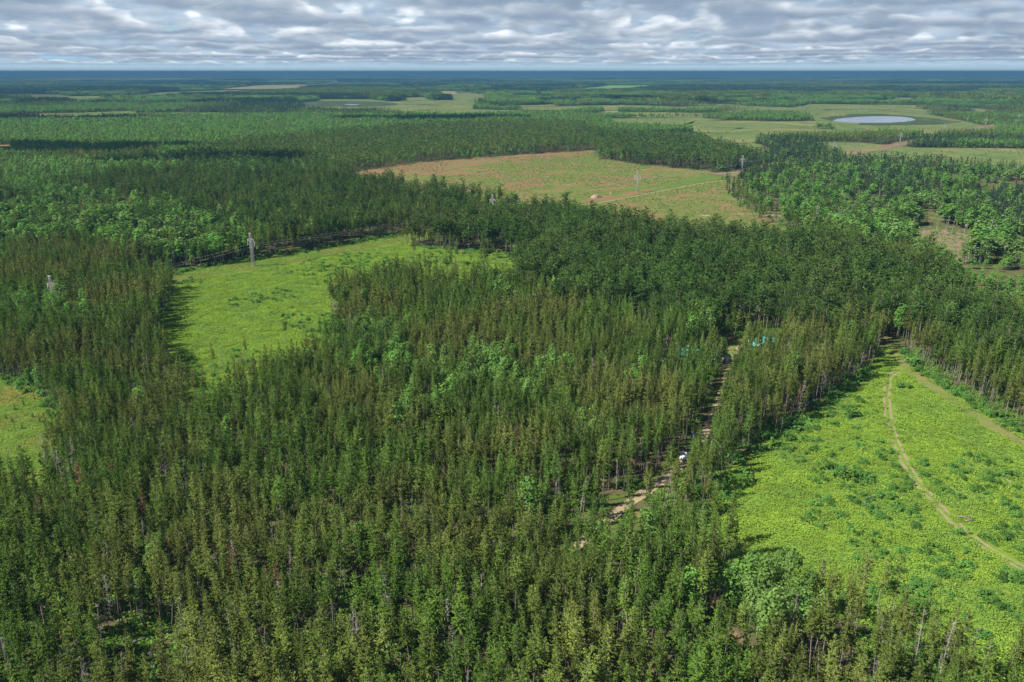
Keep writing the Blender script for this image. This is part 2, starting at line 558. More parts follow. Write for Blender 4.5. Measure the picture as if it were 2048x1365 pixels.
def broadleaf_proto(seed, lod, H=15.0, Rm=2.6, cb=0.30, lobes=9):
    r = np.random.default_rng(seed)
    n, size = [(760, 0.50), (230, 0.92), (56, 1.75)][lod]
    cen, rad = [], []
    for i in range(lobes):
        t = (i + 0.5) / lobes
        a = r.uniform(0, 6.28)
        q = Rm * 0.55 * math.sin(math.pi * (0.18 + 0.8 * t)) * r.uniform(0.6, 1.1)
        cen.append((q * math.cos(a), q * math.sin(a), H * (cb + (0.90 - cb) * t)))
        rad.append(Rm * 0.62 * (0.65 + 0.5 * math.sin(math.pi * (0.15 + 0.75 * t))) * r.uniform(0.75, 1.15))
    cen, rad = np.array(cen), np.array(rad)
    pk = r.choice(lobes, n, p=rad ** 2 / (rad ** 2).sum())
    d = unit(r.normal(0, 1, (n, 3)) + np.array((0, 0, 0.25)))
    C = cen[pk] + d * (rad[pk] * r.uniform(0.55, 1.08, n))[:, None] * np.array((1, 1, 0.85))
    T = leaves(r, C, d + np.array((0, 0, 0.5)), np.full(n, size))
    tm = trunk_mb(seed, H * 0.85, 0.16, 6 if lod == 0 else (4 if lod == 1 else 3))
    if lod <= 1:
        for i in range(lobes):
            tm.tube([(0, 0, cen[i][2] - rad[i] * 1.3), cen[i]], [0.06, 0.02], 3, cap=False)
    return T, tm


def dead_mb(seed, H=14.0):
    r = np.random.default_rng(seed)
    tm = trunk_mb(seed, H, 0.15, 5, 0.35)
    bm_ = MB()
    for q in range(46):
        z = r.uniform(H * 0.3, H * 0.97)
        a = r.uniform(0, 6.28)
        L = r.uniform(0.5, 2.0) * (1.15 - 0.75 * z / H)
        p1 = np.array((L * math.cos(a), L * math.sin(a), z + r.uniform(-0.1, 0.7) * L))
        bm_.tube([(0, 0, z), p1], [0.045, 0.014], 3, cap=False)
        for s in range(2):
            f = r.uniform(0.4, 0.9)
            b = np.array((0, 0, z)) * (1 - f) + p1 * f
            bm_.tube([b, b + r.normal(0, 0.35, 3) + (0, 0, 0.15)], [0.022, 0.01], 3, cap=False)
    return tm, bm_


def bush_tris(seed, Rm=1.3, H=1.6, n=260, size=0.30, lobes=6):
    r = np.random.default_rng(seed)
    cen = np.stack([r.normal(0, Rm * 0.45, lobes), r.normal(0, Rm * 0.45, lobes), r.uniform(0.3, 0.75, lobes) * H], 1)
    rad = r.uniform(0.3, 0.55, lobes) * Rm
    pk = r.integers(0, lobes, n)
    d = unit(r.normal(0, 1, (n, 3)) + np.array((0, 0, 0.5)))
    C = cen[pk] + d * (rad[pk] * r.uniform(0.5, 1.1, n))[:, None]
    C[:, 2] = np.maximum(C[:, 2], 0.08)
    return leaves(r, C, d + np.array((0, 0, 0.6)), np.full(n, size))


def carpet_tris(seed, W, n, h0, h1, size):
    """a few square metres of bracken or herbs"""
    r = np.random.default_rng(seed)
    XY = r.uniform(-W / 2, W / 2, (n, 2)) + r.normal(0, W * 0.08, (n, 2))
    hump = 0.5 + 0.5 * vnoise(XY + 50 + seed * 9, W * 0.28, seed)
    Z = (h0 + (h1 - h0) * r.random(n) ** 0.7) * hump
    C = np.column_stack([XY, Z])
    d = unit(np.column_stack([r.normal(0, 0.45, (n, 2)), np.ones(n)]))
    return leaves(r, C, d, np.full(n, size))


# ------------------------------------------------------------------ prototypes (kept outside the scene, instanced or copied)
def coll(name, items):
    c = bpy.data.collections.new(name)
    for i, me in enumerate(items):
        c.objects.link(bpy.data.objects.new(f"{name}_{i:02d}", me))
    return c


SPLIT = {}      # kind -> list of (trunk mesh, crown mesh) for trees built one by one
PROTO = {}      # (kind, lod) -> collection for the stands


def joined(name, T, tm, mats):
    mb = MB()
    mb.add(tm.v, tm.f, 0)
    mb.tris(T, 1)
    return mb.mesh(name, mats)


BARK = dict(jack=M['bark'], red=M['bark'], spruce=M['bark'], aspen=M['pale_bark'])
for kind, n0 in (('jack', 8), ('red', 6), ('spruce', 4), ('aspen', 6)):
    SPLIT[kind] = []
    for lod in range(3):
        items = []
        for i in range(n0 if lod == 0 else max(4, n0 - 2)):
            sd = 1000 * lod + 17 * i + sum(map(ord, kind))
            if kind == 'aspen': T, tm = broadleaf_proto(sd, lod, H=13 + (i % 3) * 1.6, Rm=2.3 + 0.35 * (i % 4))
            else: T, tm = conifer_proto(kind, sd, lod)
            items.append(joined(f"{kind}_stand_tree", T, tm, [BARK[kind], M[kind]]))
            if lod == 0:
                SPLIT[kind].append((tm.mesh(kind + '_trunk', [BARK[kind]]), MB().tris(T).mesh(kind + '_crown', [M[kind]])))
        PROTO[kind, lod] = coll(f"{kind}_lod_{lod}", items)
SPLIT['rust'] = [(SPLIT['jack'][i][0], SPLIT['jack'][i][1].copy()) for i in range(4)]
for _, c in SPLIT['rust']:
    c.materials.clear()
    c.materials.append(M['rust'])
SPLIT['dead'] = []
for i in range(5):
    tm, bm_ = dead_mb(40 + i, 13 + i)
    SPLIT['dead'].append((tm.mesh('dead_trunk', [M['dead_wood']]), bm_.mesh('dead_branches', [M['dead_wood']])))
PROTO['dead', 0] = coll('dead_lod_0', [joined('snag', np.zeros((0, 3, 3)), (lambda a: a[0].add(a[1].v, a[1].f))(dead_mb(60 + i, 12 + i)), [M['dead_wood'], M['dead_wood']]) for i in range(4)])

# small groups of trees for the forest kilometres away
for kind in ('jack', 'aspen', 'spruce'):
    items = []
    for i in range(4):
        r = np.random.default_rng(500 + i)
        mb = MB()
        for q in range(34):
            x, y = r.uniform(-15, 15, 2)
            s = r.uniform(0.8, 1.25)
            if kind == 'aspen':
                T = broadleaf_proto(int(r.integers(1e6)), 2, 15, 3.2, 0.25, 5)[0][::3] * np.array((1.35, 1.35, 1))
            else:
                T = conifer(int(r.integers(1e6)), 18, 6, 2.4, jack_prof if kind == 'jack' else spruce_prof, 3.2, 3, 2.6, 1, 1)[0]
            mb.tris(T * s + np.array((x, y, 0)), 0)
        items.append(mb.mesh(kind + '_group', [M[kind]]))
    PROTO[kind, 3] = coll(f"{kind}_lod_3", items)

PROTO['fern', 0] = coll('fern_lod_0', [MB().tris(carpet_tris(i, 4.2, 480, 0.2, 0.85, 0.33)).mesh('fern', [M['fern']]) for i in range(6)])
PROTO['under', 0] = coll('under_lod_0', [MB().tris(carpet_tris(20 + i, 4.0, 110, 0.1, 1.1, 0.42)).mesh('under', [M['under']]) for i in range(5)])
PROTO['grass', 0] = coll('grass_lod_0', [MB().tris(carpet_tris(70 + i, 3.2, 170, 0.02, 0.32, 0.26)).mesh('grass', [M['grass']]) for i in range(5)])
PROTO['bush', 0] = coll('bush_lod_0', [MB().tris(bush_tris(30 + i, 1.2 + 0.1 * i, 1.5 + 0.2 * (i % 3))).mesh('bush', [M['bush']]) for i in range(6)])


def stand(name, coll_, P, idx, rot, scl, kind='stuff', z=0.0, **props):
    """one object that carries a whole stand too numerous to count"""
    n = len(P)
    if not n: return None
    me = bpy.data.meshes.new(name)
    me.vertices.add(n)
    co = np.zeros((n, 3), np.float32)
    co[:, :2] = P
    co[:, 2] = z
    me.vertices.foreach_set('co', co.ravel())
    a = me.attributes.new('idx', 'INT', 'POINT'); a.data.foreach_set('value', np.asarray(idx, np.int32))
    a = me.attributes.new('rot', 'FLOAT_VECTOR', 'POINT'); a.data.foreach_set('vector', np.asarray(rot, np.float32).ravel())
    a = me.attributes.new('scl', 'FLOAT_VECTOR', 'POINT'); a.data.foreach_set('vector', np.asarray(scl, np.float32).ravel())
    o = link(name, me, kind=kind, **props)
    ng = bpy.data.node_groups.new(name, 'GeometryNodeTree')
    ng.interface.new_socket('Geometry', in_out='INPUT', socket_type='NodeSocketGeometry')
    ng.interface.new_socket('Geometry', in_out='OUTPUT', socket_type='NodeSocketGeometry')
    gi, go = ng.nodes.new('NodeGroupInput'), ng.nodes.new('NodeGroupOutput')
    ci = ng.nodes.new('GeometryNodeCollectionInfo')
    ci.inputs[0].default_value = coll_
    ci.inputs['Separate Children'].default_value = True
    ci.inputs['Reset Children'].default_value = True
    ip = ng.nodes.new('GeometryNodeInstanceOnPoints')
    ip.inputs['Pick Instance'].default_value = True
    def na(nm, dt):
        x = ng.nodes.new('GeometryNodeInputNamedAttribute')
        x.data_type = dt
        x.inputs[0].default_value = nm
        return next(s for s in x.outputs if s.enabled and s.name == 'Attribute')
    L = ng.links.new
    L(gi.outputs[0], ip.inputs['Points'])
    L(ci.outputs[0], ip.inputs['Instance'])
    L(na('idx', 'INT'), ip.inputs['Instance Index'])
    L(na('rot', 'FLOAT_VECTOR'), ip.inputs['Rotation'])
    L(na('scl', 'FLOAT_VECTOR'), ip.inputs['Scale'])
    L(ip.outputs[0], go.inputs[0])
    md = o.modifiers.new('stand', 'NODES')
    md.node_group = ng
    return o


# ------------------------------------------------------------------ the lie of the land
C_CUT = poly((700, 345), (830, 326), (950, 316), (1080, 308), (1188, 300), (1196, 318), (1260, 326), (1350, 337), (1440, 346), (1480, 347),
             (1492, 372), (1486, 395), (1500, 415), (1548, 436), (1575, 458), (1630, 468, 6), (1500, 458, 17), (1440, 446, 17), (1400, 440, 17),
             (1300, 434, 17), (1240, 426, 17), (1180, 408, 17), (1100, 396, 17), (1055, 400, 16), (1036, 412), (1015, 412), (1000, 380, 17), (940, 373, 17), (850, 360, 17), (780, 350, 17), (715, 345, 17))
C_MID = poly((328, 552), (400, 538), (540, 513), (640, 499), (740, 482), (805, 467), (815, 494), (900, 501), (1000, 506), (1034, 520), (1036, 560, 8), (985, 528, 17), (900, 532, 17),
             (800, 508, 17), (740, 522, 17), (668, 548, 17), (664, 600), (668, 625), (696, 640), (634, 656, 17), (568, 686, 17), (513, 697, 17), (443, 719, 17), (403, 726, 17), (366, 711, 17),
             (340, 690, 15), (316, 676), (304, 656), (326, 634), (331, 615), (331, 585))
C_LEFT = poly((-120, 762), (0, 755), (50, 768), (80, 792), (104, 818), (130, 848), (124, 872), (95, 880, 8), (72, 905, 17), (0, 880, 17), (-140, 890, 17))
C_RIGHT = poly((1742, 716), (1770, 700), (1812, 704), (1832, 735), (1900, 778), (1980, 828), (2060, 876), (2240, 980), (2360, 1300), (2120, 1300, 17), (2048, 1262, 17), (1980, 1222, 17), (1900, 1180, 17),
               (1800, 1130, 17), (1700, 1098, 17), (1600, 1062, 17), (1500, 1022, 17), (1432, 1004, 10), (1425, 1000), (1445, 965), (1478, 925), (1545, 878), (1625, 828), (1692, 772), (1735, 740))
ROAD = np.array([at(*p) for p in ((1150, 1095), (1195, 1062), (1240, 1018), (1320, 966), (1385, 908), (1425, 840), (1446, 780), (1462, 735), (1480, 690), (1520, 668))])
TRACK = np.array([at(*p) for p in ((1800, 742), (1778, 752), (1773, 790), (1776, 830), (1790, 880), (1812, 930), (1840, 972), (1880, 1015), (1925, 1062), (1985, 1105), (2060, 1145), (2160, 1190))])
SIDE = np.array([at(*p) for p in ((1785, 690), (1790, 712), (1822, 742), (1872, 778), (1935, 822), (2000, 862), (2080, 905), (2200, 965))])
TOW = [at(99, 552, 20.9), at(507, 533), at(986, 441), at(1274, 385), at(1483, 347), at(1666, 313), at(1799, 291), at(1886, 270), at(1970, 255), at(2036, 245)]
CUTLINE = np.array([at(*p) for p in ((1440, 352), (1483, 347), (1570, 326), (1640, 313), (1730, 303), (1800, 290), (1886, 270), (1960, 256), (2036, 245), (2120, 236))])
ROWLINE = np.array([TOW[0], TOW[1], TOW[2], TOW[3], at(1440, 352)])
ROW_OPEN = np.array([at(300, 556), TOW[1], TOW[2], TOW[3], at(1440, 352)])
SAND = [poly((1815, 464), (1880, 458), (1945, 470), (1948, 500), (1905, 528, 3), (1870, 512, 6), (1825, 492, 6)), poly((1732, 486), (1750, 496), (1744, 516), (1732, 510)), poly((1872, 505), (1905, 508), (1895, 530), (1878, 528)),
        poly((1530, 430), (1552, 428), (1566, 434), (1558, 440), (1540, 439)), poly((1476, 364), (1488, 362), (1491, 374), (1484, 386), (1477, 378))]
YARD = poly((1455, 690), (1500, 676), (1560, 684), (1570, 700), (1490, 708), (1462, 728), (1380, 730), (1320, 732), (1315, 722), (1380, 712))

def far_open(*pts):
    """an opening seen over tree tops: its near edge lies below the line of those tops"""
    m = sum(p[1] for p in pts) / len(pts)
    return np.array([at(p[0], p[1], 13.0 if p[1] > m else 0.0) for p in pts])


FIELDS = [  # name, polygon, material, label-free setting pieces
    ('marsh', far_open((1560, 216), (1640, 213), (1725, 217), (1850, 228), (1990, 243), (2000, 256), (1920, 260), (1830, 259), (1700, 256), (1650, 240), (1590, 226)), 'marsh'),
    ('marsh', far_open((1210, 238), (1400, 235), (1440, 240), (1560, 262), (1500, 268), (1560, 285), (1520, 300), (1420, 280), (1380, 262), (1230, 254)), 'marsh'),
    ('marsh', far_open((1610, 283), (1720, 286), (1830, 296), (2110, 298), (2130, 326), (2000, 326), (1860, 312), (1700, 308), (1640, 298)), 'marsh'),
    ('field', far_open((1120, 176), (1190, 175), (1215, 171), (1330, 171.5), (1335, 175), (1250, 180), (1180, 181)), 'crop'),
    ('field', far_open((875, 191), (930, 186), (975, 190), (975, 198), (920, 199)), 'marsh'),
    ('field', far_open((1020, 190), (1100, 191), (1100, 194), (1020, 194)), 'marsh'),
    ('field', far_open((770, 184), (850, 182), (925, 183), (900, 186), (800, 187)), 'drycrop'),
    ('field', far_open((1040, 211), (1110, 209), (1115, 214), (1045, 215)), 'marsh'),
    ('field', far_open((1205, 214), (1235, 213), (1235, 219), (1208, 219)), 'drycrop'),
    ('field', far_open((200, 190), (330, 185), (480, 180), (620, 178), (620, 183), (440, 188), (300, 192), (230, 193)), 'marsh'),
    ('field', far_open((430, 175), (520, 171), (640, 169), (690, 161), (700, 164), (640, 173), (520, 177), (440, 178)), 'drycrop'),
    ('field', far_open((590, 212), (640, 199), (740, 199), (800, 205), (860, 208), (960, 208), (940, 214), (800, 216), (690, 217)), 'marsh'),
    ('field', far_open((1040, 150.5), (1100, 150), (1140, 151), (1090, 152)), 'marsh'),
    ('field', far_open((-30, 291), (20, 290), (28, 296), (-30, 297)), 'slash'),
]


def ellipse(cx, cy_, rx, ry, n=40, wob=0.06, seed=0):
    r = np.random.default_rng(seed)
    ph = r.uniform(0, 6.28, 3)
    out_ = []
    for i in range(n):
        a = 2 * math.pi * i / n
        q = 1 + wob * (math.sin(2 * a + ph[0]) + 0.6 * math.sin(3 * a + ph[1]))
        out_.append(at(cx + rx * q * math.cos(a), cy_ + ry * q * math.sin(a)))
    return np.array(out_)


_r = np.random.default_rng(12)
for _ in range(96):
    _y = 152 + 80 * _r.random() ** 1.5
    _x = _r.uniform(-60, 2100) if _ < 56 else _r.uniform(1000, 2100)
    if _ > 80: _y = _r.uniform(205, 275); _x = _r.uniform(1380, 2100)
    _a = at(_x, _y)
    if any(inside(_a[None], q)[0] for q in [f[1] for f in FIELDS]): continue
    _n = 14
    _rx, _ry, _ph = _r.uniform(60, 220) * (1 + _a[1] / 4000), _r.uniform(50, 130) * (1 + _a[1] / 3000), _r.uniform(0, 6.28)
    FIELDS.append(('field', np.array([_a + (_rx * math.cos(t) * (1 + 0.3 * math.sin(2 * t + _ph)), _ry * math.sin(t) * (1 + 0.3 * math.cos(3 * t + _ph))) for t in np.linspace(0, 6.283, _n, endpoint=False)]), 'marsh' if _y > 185 else str(_r.choice(['marsh', 'marsh', 'drycrop', 'drycrop', 'crop']))))
LAKES = [ellipse(1750, 240.2, 82, 6.6, wob=0.07, seed=1), ellipse(836, 176, 50, 2.6, seed=2), ellipse(704, 210, 15, 1.1, seed=4)]
POND = ellipse(690, 208.5, 100, 6.0, seed=3)


def roughen(Q, amp):
    """natural edge: extra corners pushed a little in or out"""
    r = np.random.default_rng(len(Q) * 31 + int(abs(Q[0, 0])))
    out_ = []
    for i in range(len(Q)):
        a, b = Q[i], Q[(i + 1) % len(Q)]
        L = np.linalg.norm(b - a)
        n = int(np.clip(L / (amp * 3), 1, 12))
        for q in range(n):
            p = a + (b - a) * q / n
            out_.append(p if q == 0 else p + r.normal(0, amp * 0.6, 2))
    return np.array(out_)


def sheet(name, Q, z, mat, **props):
    bm = bmesh.new()
    vs = [bm.verts.new((p[0], p[1], z)) for p in Q]
    f = bm.faces.new(vs)
    bmesh.ops.triangulate(bm, faces=[f], ngon_method='EAR_CLIP')
    for f in bm.faces:
        f.normal_update()
        if f.normal.z < 0: f.normal_flip()
    me = bpy.data.meshes.new(name)
    bm.to_mesh(me)
    bm.free()
    me.materials.append(mat)
    props.setdefault('kind', 'structure')
    return link(name, me, **props)


def strip(name, L, width, z, mat, wob=0.3, **props):
    r = np.random.default_rng(int(abs(L[0, 0]) * 10))
    pts = []
    for a, b in zip(L[:-1], L[1:]):
        n = max(2, int(np.linalg.norm(b - a) / (width * 1.2)))
        pts += [a + (b - a) * i / n for i in range(n)]
    pts.append(L[-1])
    pts = np.array(pts)
    for _ in range(4): pts[1:-1] = (pts[:-2] + 2 * pts[1:-1] + pts[2:]) / 4
    V, F = [], []
    for i, p in enumerate(pts):
        d = unit(pts[min(i + 1, len(pts) - 1)] - pts[max(i - 1, 0)])
        nrm = np.array((-d[1], d[0]))
        wl, wr = width / 2 * (1 + wob * r.normal(0, 0.5, 2))
        V += [(*(p + nrm * wl), z), (*(p - nrm * wr), z)]
        if i: F.append((2 * i - 2, 2 * i - 1, 2 * i + 1, 2 * i))
    props.setdefault('kind', 'structure')
    return link(name, mesh(name, V, F, mat), **props)


# ground: one disc to the horizon
RG = 52000.0
rings = [0, 60, 150, 300, 600, 1200, 2500, 5000, 9000, 16000, 30000, RG]
NSEG = 128
V, F = [(0, 0, 0)], []
for rr in rings[1:]:
    V += [(rr * math.cos(2 * math.pi * i / NSEG), rr * math.sin(2 * math.pi * i / NSEG), 0) for i in range(NSEG)]
for i in range(NSEG): F.append((0, 1 + i, 1 + (i + 1) % NSEG))
for k in range(len(rings) - 2):
    a, b = 1 + k * NSEG, 1 + (k + 1) * NSEG
    for i in range(NSEG): F.append((a + i, b + i, b + (i + 1) % NSEG, a + (i + 1) % NSEG))
link('ground', mesh('ground', V, F, M['floor']), kind='structure')

sheet('clearing', roughen(C_CUT, 6), 0.03, M['clearcut'])
sheet('meadow', roughen(C_MID, 3), 0.03, M['meadow'])
sheet('meadow', roughen(C_LEFT, 2), 0.03, M['lawn'])
sheet('meadow', roughen(C_RIGHT, 2), 0.03, M['meadow'])
strip('power_line_corridor', ROW_OPEN, 30, 0.06, M['row'], 0.1)
strip('power_line_corridor', CUTLINE, 34, 0.45, M['cutline'], 0.25)
strip('dirt_road', ROAD, 3.0, 0.09, M['dirt'], 0.3)
sheet('yard', roughen(YARD, 2), 0.05, M['grass_track'])
_d = np.array([unit(TRACK[min(i + 1, len(TRACK) - 1)] - TRACK[max(i - 1, 0)]) for i in range(len(TRACK))])
for s in (-0.95, 0.95): strip('path', TRACK + s * np.column_stack([-_d[:, 1], _d[:, 0]]), 0.9, 0.10, M['track'], 0.4)
strip('path', SIDE, 5.2, 0.08, M['grass_track'], 0.2)
strip('path', np.array([at(*p) for p in ((330, 578), (420, 566), (520, 545), (640, 520), (760, 494), (830, 478))]), 3.0, 0.10, M['grass_track'], 0.3)
strip('dirt_road', np.array([at(*p) for p in ((1150, 412), (1200, 406), (1250, 397), (1330, 381), (1400, 368), (1445, 361))]), 3.4, 0.12, M['track'], 0.35)
sheet('clearing', roughen(poly((700, 345), (830, 326), (950, 316), (1080, 308), (1188, 301), (1150, 314), (1000, 324), (900, 338), (960, 348), (880, 352), (800, 347), (740, 352)), 8), 0.08, M['slash'])
sheet('clearing', roughen(poly((1155, 405), (1180, 396), (1245, 388), (1330, 372), (1330, 376), (1260, 392), (1200, 408)), 2), 0.09, M['slash'])
sheet('clearing', roughen(poly((1000, 366), (1080, 362), (1090, 372), (1040, 378), (1020, 384)), 3), 0.08, M['slash'])
for q in SAND: sheet('sand', roughen(q, 2), 0.10, M['sand'])
for i, (nm, q, mt) in enumerate(FIELDS): sheet(nm, roughen(q, 14), 0.20 + 0.004 * i, M[mt])
sheet('reed_bed', roughen(poly((1640, 237), (1700, 229), (1760, 228), (1850, 236), (1925, 244), (1870, 250), (1760, 252), (1680, 248)), 10), 0.50, M['reed'])
sheet('reed_bed', POND, 0.50, M['reed'])
for q in LAKES: sheet('lake', roughen(q, 2.5), 0.60, M['water'])

# far forest beyond the last single trees: bumpy canopy, one mass
nr, na_ = 90, 260
V, F = [], []
for i in range(nr):
    rr = 8500 * (51000 / 8500) ** (i / (nr - 1))
    for j in range(na_):
        a = R_(90 - 46 + 92 * j / (na_ - 1))
        V.append((rr * math.cos(a), rr * math.sin(a), 0))
V = np.array(V)
V[:, 2] = 4 + 16 * fbm(V[:, :2], 500, 5, 3) + 10 * (vnoise(V[:, :2], 120, 9) - 0.5)
dist = np.linalg.norm(V[:, :2], axis=1)
V[:, 2] += np.clip((dist - 22000) / 20000, 0, 1) * 330 * np.clip(fbm(V[:, :2] * np.array((1, 0.35)), 9000, 77, 3) - 0.40, 0, 1)
fld = np.zeros(len(V), bool)
for nm, q, mt in FIELDS: fld |= inside(V[:, :2], q)
V[fld, 2] = -1.0
F = [(i * na_ + j, i * na_ + j + 1, (i + 1) * na_ + j + 1, (i + 1) * na_ + j) for i in range(nr - 1) for j in range(na_ - 1)]
link('far_forest', mesh('far_forest', V, F, M['far'], smooth=False), kind='stuff')


# ------------------------------------------------------------------ where trees stand
def sector(P, m=1.12):
    return np.abs(P[:, 0]) < 0.643 * (0.947 * P[:, 1] + 36.8) * m + 16


def grid(y0, y1, s, jit=0.36, rows=0.0):
    xm = 0.643 * (0.947 * y1 + 36.8) * 1.12 + 16
    X, Y = np.meshgrid(np.arange(-xm, xm, s), np.arange(y0, y1, s))
    X[1::2] += s / 2
    P = np.column_stack([X.ravel(), Y.ravel()])
    P = P + rng.uniform(-jit, jit, P.shape) * s
    return P[sector(P) & (P[:, 1] >= y0) & (P[:, 1] < y1)]


SCATTER = [(poly((820, 498), (1034, 506), (1036, 560, 8), (985, 528, 17), (900, 532, 17), (830, 510, 17)), 0.05), (poly((1440, 350), (1490, 372), (1486, 395), (1500, 415), (1548, 436), (1575, 458), (1500, 450), (1460, 400)), 0.22), (poly((640, 650, 10), (700, 640), (668, 610), (560, 686, 10), (403, 726, 15), (340, 690, 10)), 0.05)]


def open_ground(P, gaps=True):
    o = np.zeros(len(P), bool)
    amp = np.clip(P[:, 1] / 300, 0.4, 3)[:, None] * 9
    J = P + amp * np.column_stack([fbm(P, 14, 71, 2) - 0.5, fbm(P, 14, 72, 2) - 0.5])
    lone = hashn(np.floor(P[:, 0] * 7), np.floor(P[:, 1] * 7), 5)
    for q in (C_CUT, C_MID, C_LEFT, C_RIGHT): o |= inside(J, q)
    for q, f in SCATTER: o &= ~(inside(P, q) & (lone < f))
    for q in (YARD, *SAND, *LAKES, POND): o |= inside(P, q)
    for nm, q, mt in FIELDS: o |= inside(P, q)
    o |= near_line(P, ROAD, 3.3)
    for px, py, wd, ln in GAPS if gaps else []:
        a = at(px, py)
        o |= near_line(P, np.array([a, a * (1 - ln / np.hypot(*a))]), wd)
    o |= near_line(P, ROW_OPEN, 15)
    o |= near_line(P, CUTLINE, 17)
    o |= near_line(P, SIDE, 5.0)
    return o


Z_RED = poly((780, 470, 15), (860, 432, 17), (1000, 405, 17), (1100, 392, 17), (1300, 430, 17), (1500, 455, 17), (1740, 485, 15), (1860, 515, 15), (1960, 590, 15), (2200, 650, 15), (2200, 720, 15), (2000, 690, 12), (1860, 650, 12),
             (1780, 648, 8), (1640, 655, 10), (1500, 655, 8), (1330, 640, 10), (1180, 600, 12), (1050, 560, 12), (1000, 515, 4), (830, 508, 0))
Z_RED2 = poly((1180, 262, 15), (1300, 258, 15), (1400, 272, 15), (1478, 300, 15), (1490, 346), (1440, 346), (1350, 337), (1260, 326), (1190, 318))
Z_FARPINE = poly((300, 345, 10), (420, 285, 15), (620, 262, 15), (800, 250, 15), (950, 239, 15), (1150, 239, 15), (1200, 262, 15), (1196, 305), (1080, 309), (950, 317), (830, 327), (700, 346), (560, 350, 10))
Z_DEC = poly((-200, 362, 14), (120, 372, 14), (300, 380, 14), (410, 405, 14), (505, 440, 14), (520, 470, 14), (430, 500, 8), (330, 515, 8), (230, 480, 14), (100, 470, 14), (-200, 480, 14))
Z_PINE_L = poly((100, 352, 14), (330, 335, 14), (700, 340, 14), (1000, 378, 17), (1040, 412), (805, 468), (540, 514), (440, 530), (520, 470, 14), (505, 440, 14), (410, 405, 14), (300, 380, 14))
Z_MIX = poly((1488, 350, 14), (1600, 325, 12), (1700, 322, 12), (1860, 325, 12), (2200, 335, 12), (2300, 640, 12), (1990, 612, 10), (1875, 522, 10), (1740, 480, 10), (1580, 455), (1500, 415))
Z_SHRUB = poly((1880, 518, 6), (1960, 508, 6), (2200, 520, 6), (2260, 640, 6), (1990, 606, 8), (1930, 560, 8))
Z_SPRUCE = poly((1690, 322, 12), (1800, 318, 12), (1880, 345, 12), (1900, 375, 12), (1780, 385, 12), (1690, 360, 12))
Z_DARKR = poly((1900, 360, 12), (2200, 360, 12), (2200, 470, 12), (1990, 440, 12))
CLUMPS = [(775, 728, 9), (740, 735, 6), (825, 735, 6), (955, 722, 8), (985, 750, 7), (940, 770, 6), (1112, 745, 5), (1085, 772, 5), (1145, 838, 5), (862, 828, 5), (1345, 640, 4), (1375, 638, 4), (1455, 685, 4), (1530, 1165, 10), (1480, 1180, 8), (1840, 705, 4), (1720, 678, 4),
          (800, 610, 4), (60, 622, 12), (120, 640, 7), (1060, 482, 4), (1010, 560, 5), (1040, 590, 6), (740, 670, 7), (640, 690, 6), (1430, 990, 4), (1240, 1040, 4), (1200, 745, 4), (1265, 760, 3), (700, 560, 3), (560, 700, 5), (1245, 690, 4), (1830, 660, 4)]
CL = np.array([(*at(a, b, 9), c * 1.25) for a, b, c in CLUMPS])


GAPS = [(1366, 914, 2.0, 32), (1225, 1028, 1.4, 22), (1250, 1008, 1.9, 24), (1280, 990, 1.7, 22), (1318, 966, 1.4, 20), (1530, 690, 1.8, 26), (1550, 696, 1.5, 26), (1472, 694, 2.2, 28), (1390, 712, 1.4, 24), (280, 1300, 6.5, 12), (715, 1200, 3.0, 14), (1330, 722, 1.8, 26)]


def classify(P):
    """0 jack, 1 red, 2 aspen, 3 spruce, 4 dead"""
    n = len(P)
    u = rng.random(n)
    f1 = fbm(P, 420 + 0 * P[:, 0].max(), 3, 3)
    f2 = fbm(P * np.array((0.6, 1.0)), 300, 21, 3)
    k = np.zeros(n, int)
    far = P[:, 1] > 620
    vf = P[:, 1] > 700
    k[vf & (f1 > 0.50)] = 2
    k[vf & (f1 < 0.38)] = 3
    k[vf & (f2 > 0.62)] = 2
    mixed = vf & (u < 0.18)
    k[mixed] = np.where(u[mixed] < 0.09, 2, 0)
    P0 = P
    jit = np.clip(P[:, 1] / 400, 0.3, 3)[:, None] * 26
    P = P + jit * np.column_stack([fbm(P, 24, 81, 2) - 0.5, fbm(P, 24, 82, 2) - 0.5]) + jit * 0.25 * rng.normal(0, 1, P.shape)
    sel = inside(P, Z_RED)
    k[sel] = np.where(u[sel] < 0.03, 2, 1)
    sel = inside(P, Z_RED2); k[sel] = 1
    sel = inside(P, Z_FARPINE); k[sel] = np.where(u[sel] < 0.25, 1, np.where(f2[sel] > 0.60, 2, 0))
    sel = inside(P, Z_PINE_L); k[sel] = np.where(u[sel] < 0.45, 1, np.where(u[sel] < 0.53, 2, 0))
    sel = inside(P, Z_DEC); k[sel] = np.where(u[sel] < 0.66, 2, np.where(u[sel] < 0.84, 1, 0))
    sel = inside(P, Z_MIX); k[sel] = np.where(u[sel] < 0.74, 2, np.where(u[sel] < 0.85, 3, np.where(u[sel] < 0.93, 1, 4)))
    sel = inside(P, Z_SPRUCE) | inside(P, Z_DARKR); k[sel] = np.where(u[sel] < 0.75, 3, 2)
    sel = inside(P, Z_SHRUB); k[sel] = 2
    for x, y, r in CL:
        sel = np.hypot(P[:, 0] - x, P[:, 1] - y) < r
        k[sel] = 2
    P = P0
    near = P[:, 1] < 620
    k[near & (k == 0) & (u > 0.988)] = 2
    k[near & (k == 0) & (u < 0.035)] = 4
    return k


Z_SPARSE = poly((1380, 1000), (1500, 1030), (1800, 1140), (2048, 1250), (2200, 1300), (2200, 1420), (1300, 1420), (1350, 1200))
NAMES = ['jack', 'red', 'aspen', 'spruce', 'dead']


